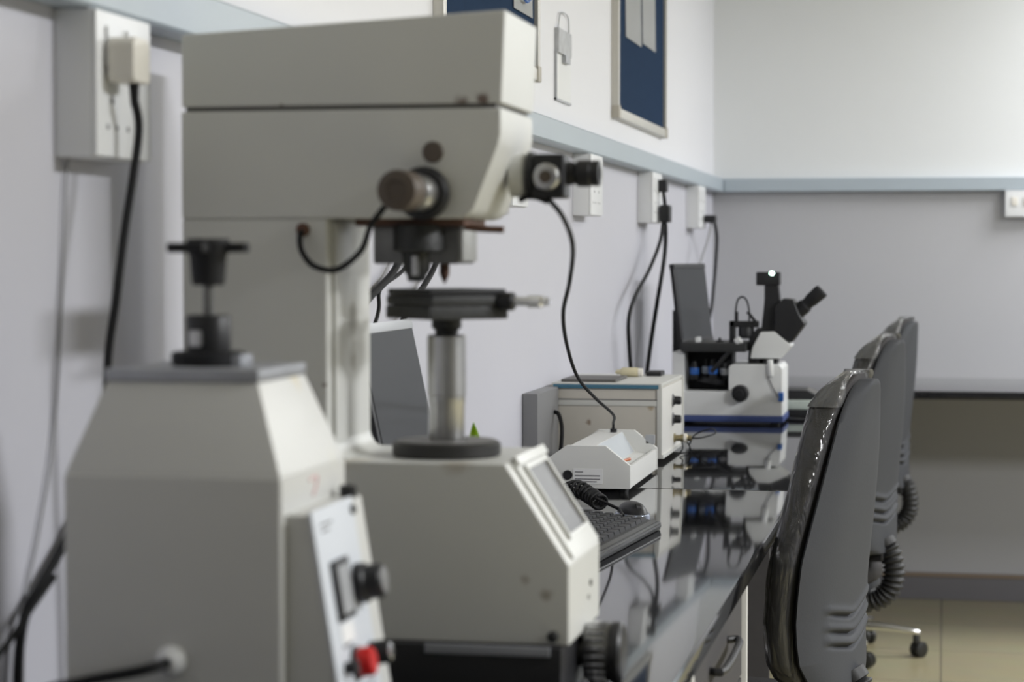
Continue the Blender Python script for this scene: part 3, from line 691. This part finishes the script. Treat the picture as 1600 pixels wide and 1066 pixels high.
# leaf tip behind the screw base
pt = thing('potted_plant', 'bright green leaf tip peeking above tester base right of the screw column', 'plant', (-.672, 3.1, ZT))
build('pot', MB().lathe([(.028, 0), (.038, .07), (.041, .072), (.041, .082), (.036, .083), (.034, .076)], (-.672, 3.1, ZT), (0, 0, 1), 28), 'pot', pt)
build('stem', MB().tube([(-.672, 3.1, 1.01), (-.671, 3.1, 1.08), (-.672, 3.1, 1.16)], .003, 8), 'leaf', pt)
def leaf(base, tip, wid):
    base, tip = Vector(base), Vector(tip); ax = tip - base; sd_ = Vector((ax.z, 0, -ax.x)).normalized()
    if sd_.length < .1: sd_ = Vector((1, 0, 0))
    b = bmesh.new(); N = 10; L_, C_, R_ = [], [], []
    for i in range(N + 1):
        t = i / N; w = wid * math.sin(PI * min(1, t * .93 + .07)) ** .8 * (1 - t * .25) if i < N else 0.0004
        p = base + ax * t + Vector((0, .010 * math.sin(PI * t), 0))
        L_.append(b.verts.new(p - sd_ * w + Vector((0, -.006, 0)))); C_.append(b.verts.new(p)); R_.append(b.verts.new(p + sd_ * w + Vector((0, -.006, 0))))
    for i in range(N):
        b.faces.new((L_[i], C_[i], C_[i + 1], L_[i + 1])); b.faces.new((C_[i], R_[i], R_[i + 1], C_[i + 1]))
    bmesh.ops.solidify(b, geom=b.faces[:], thickness=.0008)
    m = MB(); m._merge(b); return m
for bs, tp, w in (((-.672, 3.1, 1.135), (-.671, 3.1, 1.209), .012), ((-.672, 3.1, 1.10), (-.64, 3.08, 1.165), .014), ((-.672, 3.1, 1.10), (-.71, 3.12, 1.16), .014), ((-.672, 3.1, 1.07), (-.65, 3.14, 1.14), .013)):
    build('leaf', leaf(bs, tp, w), 'leaf', pt)

# ------------------------------------------------------------------ control box, keyboard, mouse
c = thing('control_box', 'light grey desktop control box with recessed sloped top and black jack', 'control box', (-.76, 4.87, ZT))
prof = [(-.858, .948), (-.662, .948), (-.662, .999), (-.716, 1.041), (-.802, 1.041), (-.852, 1.006), (-.858, 1.000)]
inner = [(-.857, .9485), (-.664, .9485), (-.664, .996), (-.672, .996), (-.674, .984), (-.715, .990), (-.745, 1.037), (-.802, 1.037), (-.85, 1.004)]
h_ = build('housing', MB().prism(inner, 'y', 4.66, 5.10, .001), 'ctrl', c)
build('side_cheek', MB().prism(prof, 'y', 4.65, 4.664, .002), 'ctrl', c)
build('side_cheek', MB().prism(prof, 'y', 5.096, 5.11, .002), 'ctrl', c)
build('inlay', MB().prism([(-.7155, .9905), (-.744, 1.0362), (-.7425, 1.0375), (-.714, .9918)], 'y', 4.68, 5.08), 'ctrl_in', h_)
build('orange_pin', MB().cyl((-.704, 4.80, .994), (-.690, 4.84, .996), .0035, n=12), 'orange', h_)
build('signal_socket', MB().cyl((-.762, 5.072, 1.0365), (-.762, 5.072, 1.046), .008, n=18), 'black_plastic', h_)
build('slide_switch', MB().box(-.690, -.668, 5.096, 5.112, 1.008, 1.030, .002), 'silver', c)
j = build('jack', MB().lathe([(.0105, 0), (.0105, .003), (.0085, .0035), (.008, .002), (.001, .002)], (-.799, 4.6505, .977), (0, -1, 0), 28), 'black_plastic', c)
lb = build('sticker', MB().box(-.787, -.722, 4.6492, 4.6502, .958, .991), 'label', c)
for (z, a, b_) in ((.983, -.783, -.765), (.975, -.783, -.728), (.9675, -.783, -.728), (.962, -.783, -.735)):
    build('printed_line', MB().box(a, b_, 4.6486, 4.6493, z, z + .0022), 'ink', lb)
for (fx, fy) in ((-.84, 4.68), (-.68, 4.68), (-.84, 5.08), (-.68, 5.08)):
    build('foot', MB().cyl((fx, fy, ZT), (fx, fy, .9487), .010, n=16), 'rubber', c)

kb = thing('keyboard', 'black computer keyboard lying on the granite between tester and control box', 'keyboard', (-.615, 3.81, ZT), math.radians(-5.5), world=False)
tray = build('tray', MB().prism([(-.075, .001), (.075, .001), (.078, .008), (.074, .016), (-.070, .028), (-.076, .022)], 'y', -.235, .235, .002), 'black_plastic', kb)
build('front_edge', MB().prism([(.060, .0165), (.0765, .011), (.0775, .0135), (.062, .0195)], 'y', -.233, .233, .001), paint('keyboard rim', (.05, .05, .052), .3), kb)
for row in range(6):
    x = -.060 + row * .0205
    zz = .028 - (x + .07) * (.012 / .144)
    n = 17 if row < 5 else 11
    ww = .45 / n
    for i in range(n):
        y = -.225 + ww * i
        if 0.10 < (y + .225) / .45 < 0.9 or True:
            kk = MB().frustum((x - .0088, x + .0088, y + .001, y + ww - .001), zz - .001, (x - .0070, x + .0068, y + .003, y + ww - .003), zz + .0065)
            build('key', kk, 'black_plastic', kb) if row * 17 + i < 96 else None

pts = []
cp = catmull([(-.735, 4.20, .985), (-.70, 4.17, 1.0), (-.665, 4.13, .99), (-.640, 4.09, .982)], 20)
for i in range(len(cp) * 3):
    t = i / 3; i0 = min(int(t), len(cp) - 2); p = cp[i0].lerp(cp[i0 + 1], t - i0)
    a = i * 2 * PI / 16
    pts.append(p + Vector((math.cos(a) * .012, math.cos(a) * .012, math.sin(a) * .014)))
solo('coiled_cord', MB().tube(pts + [Vector((-.60, 4.07, .9725)), Vector((-.585, 4.02, .966))], .0032, 7, 1), 'cable', 'black coiled cord heaped at the far end of the keyboard', 'cord')
ms = thing('computer_mouse', 'dark mouse with silver blue rim at far end of keyboard', 'mouse', (-.585, 4.14, ZT), math.radians(25), world=False)
ring = []
def dome(sx_, sy_, h, z0, lv=8, n=28, cut=1.0):
    rr = []
    for j in range(lv + 1):
        a = j / lv * PI / 2 * cut
        rr.append([Vector((math.cos(a) ** .7 * sx_ * math.cos(2 * PI * k / n), math.cos(a) ** .7 * sy_ * math.sin(2 * PI * k / n), z0 + h * math.sin(a))) for k in range(n)])
    return rr
build('shell', MB().loft(dome(.029, .056, .036, .004, cut=.98)), 'black_plastic', ms)
build('rim', MB().loft([[Vector((.031 * s * math.cos(2 * PI * k / 28), .058 * s * math.sin(2 * PI * k / 28), z)) for k in range(28)] for s, z in ((.96, 0), (1, .004), (1, .016), (.97, .019))]), paint('silver blue plastic', (.45, .5, .6), .25, .6), ms)
build('scroll_wheel', MB().cyl((-.004, -.034, .031), (.004, -.034, .031), .008, n=18), 'rubber', ms)

# ------------------------------------------------------------------ beige bench instrument
S = thing('bench_instrument', 'beige boxed bench instrument with teal edge strip and black front knobs', 'instrument', (-.818, 5.545, ZT))
SX0, SX1, SY0, SY1, SZ0, SZ1 = -.955, -.680, 5.33, 5.76, .952, 1.138
build('case', MB().box(SX0, SX1 - .004, SY0 + .001, SY1, SZ0, SZ1 - .008, .002), 'scope', S)
build('lid', MB().box(SX0 - .001, SX1 - .001, SY0 - .003, SY1, SZ1 - .0085, SZ1, .002), 'scope_lid', S)
build('edge_strip', MB().box(SX0 + .003, SX1 - .008, SY0 - .0045, SY0 + .002, SZ1 - .0135, SZ1 - .0035, .001), 'blue_strip', S)
build('side_post', MB().box(SX0 - .001, SX0 + .007, SY0 - .003, SY0 + .01, SZ0, SZ1 - .008, .001), 'scope_lid', S)
build('side_post', MB().box(SX1 - .012, SX1, SY0 - .003, SY0 + .01, SZ0, SZ1 - .008, .001), 'scope_lid', S)
build('side_groove', MB().box(SX0 + .007, SX1 - .012, SY0 - .0002, SY0 + .002, 1.096, 1.0985), 'ink', S)
build('side_band', MB().box(SX0 + .007, SX1 - .012, SY0 - .0015, SY0 + .002, 1.082, 1.095, .0006), 'scope_lid', S)
f_ = build('front_panel', MB().box(SX1 - .006, SX1, SY0 + .008, SY1 - .008, SZ0 + .006, SZ1 - .012, .001), 'scope_front', S)
build('front_frame', MB().box(SX1 - .008, SX1 + .004, SY1 - .012, SY1 + .001, SZ0, SZ1 - .002, .001), 'scope_lid', S)
build('front_frame', MB().box(SX1 - .008, SX1 + .004, SY0 - .002, SY1, SZ0, SZ0 + .010, .001), 'scope_lid', S)
for (yy, zz) in ((5.545, 1.083), (5.545, 1.035)):
    kn = build('knob', MB().lathe([(.013, 0), (.0135, .003), (.011, .006), (.0105, .020), (.009, .022)], (SX1, yy, zz), (1, 0, 0), 26), 'black_plastic', f_)
    build('knob_skirt', MB().lathe([(.017, 0), (.017, .002), (.013, .003)], (SX1, yy, zz), (1, 0, 0), 26), 'ink', kn)
bn = build('connector', MB().lathe([(.012, 0), (.012, .004), (.008, .005), (.008, .016), (.010, .018), (.010, .034), (.007, .036), (.007, .046)], (SX1, 5.575, .984), (1, 0, 0), 24), paint('brassy connector', (.35, .30, .18), .35, .9), f_)
build('connector_collar', MB().lathe([(.0115, .026), (.0115, .034)], (SX1, 5.575, .984), (1, 0, 0), 24), 'cream_plastic', bn)
build('connector_lead', MB().tube([(SX1 + .044, 5.575, .984), (SX1 + .07, 5.58, .985), (SX1 + .10, 5.64, .992), (SX1 + .08, 5.74, .996), (SX1 + .03, 5.80, .975), (SX1 + .01, 5.84, .946)], .002, 8), 'cable', bn)
build('connector_lead', MB().tube([(SX1 + .02, 5.575, .978), (SX1 + .024, 5.565, .958), (SX1 + .018, 5.56, .946), (SX1 + .035, 5.62, .946), (SX1 + .038, 5.60, .96), (SX1 + .03, 5.58, .978)], .0018, 8), 'cable', bn)
for (fx, fy) in ((SX0 + .03, SY0 + .03), (SX1 - .03, SY0 + .03), (SX0 + .03, SY1 - .03), (SX1 - .03, SY1 - .03)):
    build('foot', MB().cyl((fx, fy, ZT), (fx, fy, SZ0 + .001), .012, n=16), 'rubber', S)
solo('notebook', MB().box(-.938, -.80, 5.36, 5.56, SZ1, SZ1 + .007, .001), 'dark_cover', 'flat dark notebook lying on the beige instrument', 'notebook')
tb = thing('glue_tube', 'small ivory tube lying on top of the beige instrument', 'tube', (-.80, 5.62, SZ1))
build('tube_body', MB().lathe([(.010, 0), (.012, .003), (.012, .042), (.010, .046)], (-.825, 5.63, SZ1 + .012), (1, -.05, 0), 24), 'ivory', tb)
build('tube_neck', MB().lathe([(.010, 0), (.0065, -.004), (.006, -.012), (.003, -.016)], (-.825, 5.63, SZ1 + .012), (1, -.05, 0), 20), 'ivory', tb)
build('tube_cap', MB().lathe([(.0115, .046), (.0105, .048), (.0105, .056)], (-.825, 5.63, SZ1 + .012), (1, -.05, 0), 20), 'cream_plastic', tb)
solo('small_box', MB().box(-.765, -.725, 5.66, 5.74, SZ1, SZ1 + .012, .003), 'black_plastic', 'small flat black box lying behind the ivory tube', 'box')

g = thing('metal_case', 'dark grey metal case between wall and beige instrument with black handle loop', 'case', (-.945, 5.13, ZT))
build('case_body', MB().box(-.975, -.938, 5.04, 5.325, ZT, 1.128, .004), 'case_grey', g)
build('handle', MB().tube([(-.939, 5.26, 1.07), (-.925, 5.25, 1.065), (-.912, 5.22, 1.04), (-.910, 5.21, 1.01), (-.913, 5.21, .98), (-.920, 5.23, .965), (-.93, 5.26, .96), (-.939, 5.27, .96)], .005, 10), 'cable', g)

# ------------------------------------------------------------------ inverted microscope
U = thing('inverted_microscope', 'white and blue inverted microscope with black binocular head and camera', 'microscope', (-.65, 6.74, ZT))
MY0, MY1 = 6.62, 6.86
def mx(px): return -.478 + (px - 1222) / 513.0
def mz(py): return 1.124 - (py - 570) / 513.0
build('frame', MB().prism([(-.812, .967), (-.478, .967), (-.478, 1.112), (-.488, 1.124), (-.632, 1.124), (-.641, 1.116), (-.641, 1.041), (-.776, 1.041), (-.776, 1.160), (-.812, 1.160)], 'y', MY0, MY1, .004, 3), 'micro_white', U)
build('base_plate', MB().box(-.814, -.475, MY0 - .003, MY1 + .003, .948, .9675, .004), 'micro_blue', U)
for (fx, fy) in ((-.79, MY0 + .02), (-.50, MY0 + .02), (-.79, MY1 - .02), (-.50, MY1 - .02)):
    build('foot', MB().cyl((fx, fy, ZT), (fx, fy, .949), .014, n=16), 'rubber', U)
kn = build('focus_knob', MB().lathe([(.026, -.002), (.0265, .006), (.0245, .010), (.024, .030), (.021, .034)], (mx(1157), MY0, mz(615)), (0, -1, 0), 32), 'black_plastic', U)
build('fine_knob', MB().lathe([(.013, .033), (.013, .044), (.011, .047)], (mx(1157), MY0, mz(615)), (0, -1, 0), 24), 'black_matte', kn)
build('back_housing', MB().box(-.777, -.640, MY0 + .10, MY1 - .01, 1.040, 1.160, .004), 'black_matte', U)
nose = build('nosepiece', MB().lathe([(.042, 0), (.045, .004), (.045, .016), (.038, .02)], (mx(1108), MY0 + .07, 1.062), (.15, 0, 1), 32), 'black_plastic', U)
for i, (px, h, mt) in enumerate(((1083, .055, 'bright_blue'), (1100, .06, 'glass'), (1112, .062, 'bright_blue'), (1128, .05, 'micro_white'))):
    o = (mx(px), MY0 + (.035 if i % 2 == 0 else .065), 1.075)
    ob = build('objective', MB().lathe([(.0125, 0), (.0135, .004), (.0135, h * .6), (.010, h * .75), (.007, h)], o, (0, 0, 1), 22), 'black_plastic', nose)
    build('objective_ring', MB().lathe([(.0138, h * .28), (.0142, h * .3), (.0142, h * .62), (.0135, h * .66)], o, (0, 0, 1), 22), mt, ob)
stg = build('stage', MB().box(mx(1064), mx(1166), MY0 - .02, MY1 - .02, 1.162, 1.190, .004), 'black_paint', U)
build('stage_rod', MB().cyl((mx(1140), MY0 - .012, 1.165), (mx(1112), MY0 - .012, 1.10), .007, n=14), 'black_plastic', stg)
build('stage_handle', MB().lathe([(.010, 0), (.012, .004), (.012, .016), (.009, .020)], (mx(1150), MY0 - .01, 1.190), (.6, 0, .4), 20), 'micro_white', stg)
build('stage_clip', MB().lathe([(.012, 0), (.012, .004), (.005, .006), (.004, .014)], (mx(1123), MY0 + .03, 1.190), (0, 0, 1), 18), 'black_plastic', stg)
build('stage_clip', MB().box(mx(1086), mx(1092), MY0, MY0 + .06, 1.190, 1.205, .002), 'micro_white', stg)
# condenser / arm above the stage
cd = build('condenser', MB().box(mx(1137), mx(1146), MY0 + .04, MY0 + .09, 1.188, mz(503), .003), 'black_plastic', U)
build('condenser_arm', MB().box(mx(1137), mx(1182), MY0 + .04, MY0 + .09, mz(513), mz(503), .003), 'black_plastic', cd)
build('condenser_lens', MB().lathe([(.022, 0), (.024, .004), (.024, .03), (.016, .036)], (mx(1163), MY0 + .06, mz(512)), (0, 0, -1), 26), 'black_plastic', cd)
build('condenser_lever', MB().cyl((mx(1166), MY0 + .03, mz(488)), (mx(1180), MY0 + .03, mz(505)), .005, n=12), 'black_plastic', cd)
build('condenser_wire', MB().tube([(mx(1147), MY0 + .05, mz(503)), (mx(1147), MY0 + .05, mz(485)), (mx(1150), MY0 + .05, mz(470)), (mx(1157), MY0 + .05, mz(465)), (mx(1164), MY0 + .05, mz(471)), (mx(1168), MY0 + .05, mz(488)), (mx(1168), MY0 + .05, mz(503))], .0028, 8), 'cable', cd)
build('filter_post', MB().cyl((mx(1148), MY0 + .05, mz(504)), (mx(1148), MY0 + .05, mz(488)), .006, n=12), 'black_plastic', cd)
# observation head
arm = build('head_arm', MB().prism([(mx(1166), mz(572)), (mx(1168), mz(530)), (mx(1180), mz(514)), (mx(1192), mz(514)), (mx(1192), mz(572))], 'y', MY0 + .05, MY0 + .13, .003), 'black_plastic', U)
hb = build('head_base', MB().prism([(mx(1171), mz(561)), (mx(1174), mz(544)), (mx(1187), mz(520)), (mx(1208), mz(519)), (mx(1235), mz(541)), (mx(1217), mz(561))], 'y', MY0 + .025, MY0 + .165, .004, 3), 'micro_white', U)
build('head_neck', MB().box(mx(1176), mx(1212), MY0 + .05, MY0 + .14, 1.122, mz(560), .002), 'black_plastic', hb)
for px in (1181, 1194, 1206):
    build('neck_knob', MB().lathe([(.006, 0), (.007, .002), (.007, .010)], (mx(px), MY0 + .05, mz(566)), (0, -1, 0), 16), 'black_plastic', hb)
vt = build('camera_tube', MB().prism([(mx(1186), mz(521)), (mx(1191), mz(470)), (mx(1191), mz(446)), (mx(1213), mz(446)), (mx(1215), mz(468)), (mx(1211), mz(521))], 'y', MY0 + .06, MY0 + .125, .006, 3), 'black_plastic', U)
cm = build('camera', MB().box(mx(1178), mx(1215), MY0 + .055, MY0 + .13, mz(447), mz(426), .005), 'black_plastic', vt)
build('status_light', MB().ball((mx(1203), MY0 + .054, mz(428)), .0065, 1.1, .6, .9), 'led', cm)
bb = build('binocular_body', MB().prism([(mx(1207), mz(519)), (mx(1210), mz(480)), (mx(1221), mz(467)), (mx(1238), mz(469)), (mx(1247), mz(492)), (mx(1256), mz(507)), (mx(1234), mz(537))], 'y', MY0 + .03, MY0 + .16, .008, 3), 'black_plastic', U)
for dy in (.062, .128):
    a, b_ = Vector((mx(1228), MY0 + dy, mz(502))), Vector((mx(1280), MY0 + dy, mz(455)))
    dr = (b_ - a); LL = dr.length
    e = build('eyepiece', MB().lathe([(.022, 0), (.022, LL * .50), (.018, LL * .53), (.018, LL * .62), (.0205, LL * .66), (.022, LL * .95), (.020, LL), (.011, LL), (.010, LL - .005), (.001, LL - .006)], a, dr, 28), 'black_matte', bb)
pen = build('light_shield', MB().cyl((mx(1204), MY0 - .006, mz(588)), (mx(1203), MY0 - .006, mz(562)), .009, n=18, bev=.002), 'micro_white', U)
build('strap', MB().tube([(mx(1200), MY0 - .006, mz(588)), (mx(1208), MY0 - .008, mz(606)), (mx(1217), MY0 - .005, mz(622))], .0022, 8), 'ink', pen)
build('blue_button', MB().box(mx(1216), mx(1222) + .003, MY0 - .004, MY0 + .02, mz(627), mz(613), .002), 'bright_blue', U)

# things on the far bench end
solo('binder', MB().box(-.515, -.385, 6.97, 7.25, ZT, ZT + .024, .003), 'black_plastic', 'black binder at the bottom of the pile right of the microscope', 'binder', 'pile right of the microscope')
solo('folder', MB().box(-.512, -.375, 6.98, 7.26, ZT + .0245, ZT + .052, .004), 'pale_green', 'pale green folder between the black binder and the black device', 'folder', 'pile right of the microscope')
dv = thing('desk_device', 'low black device on top of the pale green folder', 'device', (-.45, 7.12, ZT + .0525))
build('body', MB().prism([(-.505, ZT + .0525), (-.395, ZT + .0525), (-.400, ZT + .068), (-.43, ZT + .083), (-.50, ZT + .083)], 'y', 7.02, 7.22, .003), 'black_plastic', dv)
build('keypad', MB().prism([(-.402, ZT + .0685), (-.43, ZT + .0825), (-.431, ZT + .0845), (-.403, ZT + .0705)], 'y', 7.05, 7.19), 'dark_cover', dv)
solo('pen', MB().tube([(-.47, 6.80, ZT + .005), (-.44, 6.79, ZT + .005), (-.40, 6.78, ZT + .005)], .005, 10, 3), 'black_plastic', 'dark pen lying on granite right of the microscope base', 'pen')

# ------------------------------------------------------------------ office chairs
ZS = [.625, .64, .66, .70, .74, .78, .83, .89, .96, 1.03, 1.09, 1.14, 1.172, 1.195, 1.210, 1.219]
XRr = [.222, .220, .218, .214, .212, .212, .216, .222, .231, .239, .245, .249, .252, .255, .257, .256]
HW = [.10, .15, .185, .218, .226, .230, .231, .229, .207, .180, .154, .128, .104, .082, .058, .030]
def interp(z, A):
    for i in range(len(ZS) - 1):
        if z <= ZS[i + 1]:
            t = (z - ZS[i]) / (ZS[i + 1] - ZS[i]); return A[i] + (A[i + 1] - A[i]) * t
    return A[-1]
def smooth_levels(n=70):
    return [ZS[0] + (ZS[-1] - ZS[0]) * (0.5 - 0.5 * math.cos(PI * i / n)) for i in range(n + 1)]
def shell_levels():
    zs = set(smooth_levels(70)) | {.68 + .0016 * i for i in range(80)}
    return sorted(zs)
def wrapx(y, w): return .022 * (y / .24) ** 2
def groove(y, z):
    g = 0
    for z0 in (.706, .732, .765):
        d = (z - (z0 + .16 * max(abs(y) - .012, 0)))
        if abs(y) < .15: g += .011 * math.exp(-(d / .0042) ** 2) * (1 - (abs(y) / .15) ** 4) - .005 * math.exp(-((d - .010) / .008) ** 2)
    return g
def shell_rings():
    out = []; n = 40
    for z in shell_levels():
        w, xr = interp(z, HW), interp(z, XRr); r = []
        for i in range(n + 1):
            t = -1 + 2 * i / n; y = w * t
            edge = .026 * (abs(t) ** 5)
            r.append(Vector((xr - wrapx(y, w) - edge - groove(y, z) * (1 if abs(t) < .95 else 0), y, z)))
        for i in range(n + 1):
            t = 1 - 2 * i / n; y = w * t
            r.append(Vector((xr - wrapx(y, w) - .030, y * .985, z)))
        out.append(r)
    return out
def cushion_rings(grow=0.0, wr=0.0, ztop=0.0, zlo=0.0):
    out = []; n = 44; lv = smooth_levels(90)
    rnd = random.Random(3); ph = [rnd.uniform(0, 6.28) for _ in range(8)]
    for z in lv:
        w, xr = interp(z, HW) * 1.0 + .004 + grow, interp(z, XRr); r = []
        tz = (z - lv[0]) / (lv[-1] - lv[0])
        th = (.072 * min(1, (1 - tz) * 7 + .35) * min(1, tz * 8 + .4)) + grow * 1.5
        zz = z + (.010 + ztop) * max(0, (tz - .9) / .1) - zlo * max(0, (.06 - tz) / .06)
        for k in range(n):
            a = 2 * PI * k / n; cy, sx_ = math.cos(a), math.sin(a)
            y = w * math.copysign(abs(cy) ** .55, cy)
            x = math.copysign(abs(sx_) ** .6, sx_)
            bump = 0
            if wr:
                bump = wr * (1 + 3 * max(0, (tz - .88) / .12)) * (math.sin(z * 55 + y * 18 + ph[0]) * .5 + math.sin(z * 31 - y * 40 + ph[1]) * .5 + math.sin(z * 90 + a * 3 + ph[2]) * .3 + math.sin(a * 7 + z * 14 + ph[3]) * .4)
            mid = xr - wrapx(y, w) - .027 - th / 2
            r.append(Vector((mid + x * (th / 2 + bump) + (.004 * grow), y + math.copysign(bump, y) * .8, zz)))
        out.append(r)
    return out


def make_chair(label):
    ch = thing('office_chair', label, 'chair', (0, 0, 0), 0, 'row of office chairs along the bench', world=False)
    bk = build('backrest', MB().loft(shell_rings()), 'shell', ch, 60)
    build('back_cushion', MB().loft(cushion_rings()), 'cushion', bk, 60)
    build('plastic_wrap', MB().loft(cushion_rings(.005, .0022, .004, .004)), 'wrap', bk, 80)
    tuft = [r for r in cushion_rings(.008, .0030, .006, 0) if r[0].z > 1.168]
    build('wrap_gather', MB().loft(tuft), M['wrap_bunch'], bk, 80)
    # seat
    def ring(s, z, dx=0): return [Vector((-.06 + dx + .235 * s * math.copysign(abs(math.cos(a)) ** .6, math.cos(a)), .24 * s * math.copysign(abs(math.sin(a)) ** .6, math.sin(a)), z)) for a in [2 * PI * k / 40 for k in range(40)]]
    st_ = build('seat', MB().loft([ring(.86, .498), ring(.97, .506), ring(.98, .52), ring(.96, .53)]), 'shell', ch, 60)
    build('seat_cushion', MB().loft([ring(.96, .529), ring(1, .54), ring(1, .565), ring(.95, .585), ring(.8, .592), ring(.3, .589)]), 'cushion', st_, 60)
    # bellows back bracket
    path = catmull([(.205, 0, .655), (.226, 0, .622), (.237, 0, .575), (.231, 0, .53), (.207, 0, .498), (.165, 0, .479), (.06, 0, .474)], 16)
    n = len(path)
    build('back_bracket', MB().tube(path, .03, 18, 1, radii=lambda t: .028 + (.0045 * math.sin(t * 2 * PI * 17) if .1 < t < .85 else .004)), 'rubber', ch, 70)
    build('back_bracket_mount', MB().box(.172, .216, -.040, .040, .598, .640, .01, 3), 'black_plastic', ch)
    build('seat_mechanism', MB().box(-.10, .09, -.075, .075, .455, .499, .01, 3), 'black_plastic', ch)
    lv = build('height_lever', MB().tube([(.0, .07, .475), (.0, .15, .472), (.0, .23, .465)], .005, 10, 3), 'black_plastic', ch)
    build('gas_column', MB().lathe([(.028, .06), (.028, .30), (.019, .302), (.019, .46)], (0, 0, 0), (0, 0, 1), 24), 'black_plastic', ch)
    build('hub', MB().lathe([(.034, .075), (.042, .08), (.042, .125), (.034, .14)], (0, 0, 0), (0, 0, 1), 28), 'black_plastic', ch)
    for k in range(5):
        a = math.radians(10 + 72 * k); d = Vector((math.cos(a), math.sin(a), 0)); t = Vector((-d.y, d.x, 0))
        rings = []
        for s, z, w, h in ((.03, .112, .020, .018), (.12, .108, .018, .015), (.22, .098, .016, .012), (.262, .092, .015, .011), (.272, .090, .011, .008)):
            rings.append([d * s + t * (w * math.copysign(abs(math.cos(q)) ** .6, math.cos(q))) + Vector((0, 0, z + h * math.copysign(abs(math.sin(q)) ** .6, math.sin(q)))) for q in [2 * PI * j / 16 for j in range(16)]])
        leg = build('leg', MB().loft(rings), 'chrome', ch, 60)
        c0 = d * .258; tw = Vector((math.cos(a + .9), math.sin(a + .9), 0)); ax = Vector((-tw.y, tw.x, 0))
        cs = build('castor', MB().lathe([(.012, 0), (.013, .01), (.013, .024), (.010, .03)], c0 + Vector((0, 0, .052)), (0, 0, 1), 16), 'castor', leg)
        w0 = c0 + tw * .014 + Vector((0, 0, .0285))
        # keep a castor as fork + two wheels in one part mesh each
        hood = MB(); hood.lathe([(.024, -.022), (.0285, -.019), (.0285, -.006), (.020, -.004), (.020, .004), (.0285, .006), (.0285, .019), (.024, .022)], w0, ax, 28)
        hood.bm.verts.ensure_lookup_table()
        oo = build('castor_wheel', hood, 'castor', leg)
    return ch


chair = make_chair('nearest office chair, plastic wrapped, grey shell back with chevron creases')
def copy_tree(o, parent=None):
    c = o.copy(); COL.objects.link(c)
    if parent is not None: c.parent = parent
    for q in list(o.children): copy_tree(q, c)
    return c
spots = [(-.374, 4.235, -12), (-.360, 6.23, -15), (-.346, 7.98, -11)]
c2, c3 = copy_tree(chair), copy_tree(chair)
c2['label'] = 'middle office chair of the row, plastic wrap shining on its back, between two others'
c3['label'] = 'farthest office chair of the row, nearest the back wall, chrome base on castors'
for o, (x, y, r) in zip((chair, c2, c3), spots):
    o.location = (x, y, 0); o.rotation_euler = (0, 0, math.radians(r))

# ------------------------------------------------------------------ light
def area(name, loc, size, power, rot=(0, 0, 0), col=(1, 1, 1)):
    d = bpy.data.lights.new(name, 'AREA'); d.shape = 'RECTANGLE'; d.size, d.size_y = size; d.energy = power; d.color = col
    o = bpy.data.objects.new(name, d); COL.objects.link(o); o.location = loc; o.rotation_euler = rot
    return o
for i, (x, y, p) in enumerate(((2.9, 2.5, 135), (2.9, 5.9, 60), (2.9, 8.3, 42), (1.4, 8.5, 26))):
    area('ceiling_lamp', (x, y, ZC - .03), (.35, 1.25), p, col=(.965, .98, 1.0))
w = bpy.data.worlds.new('world'); SC.world = w; w.use_nodes = True
w.node_tree.nodes['Background'].inputs[0].default_value = (.8, .85, .9, 1); w.node_tree.nodes['Background'].inputs[1].default_value = 0.3

vs = SC.view_settings
vs.view_transform = 'Standard'; vs.look = 'None'; vs.gamma = 1; vs.use_curve_mapping = False
vs.exposure = 0.85
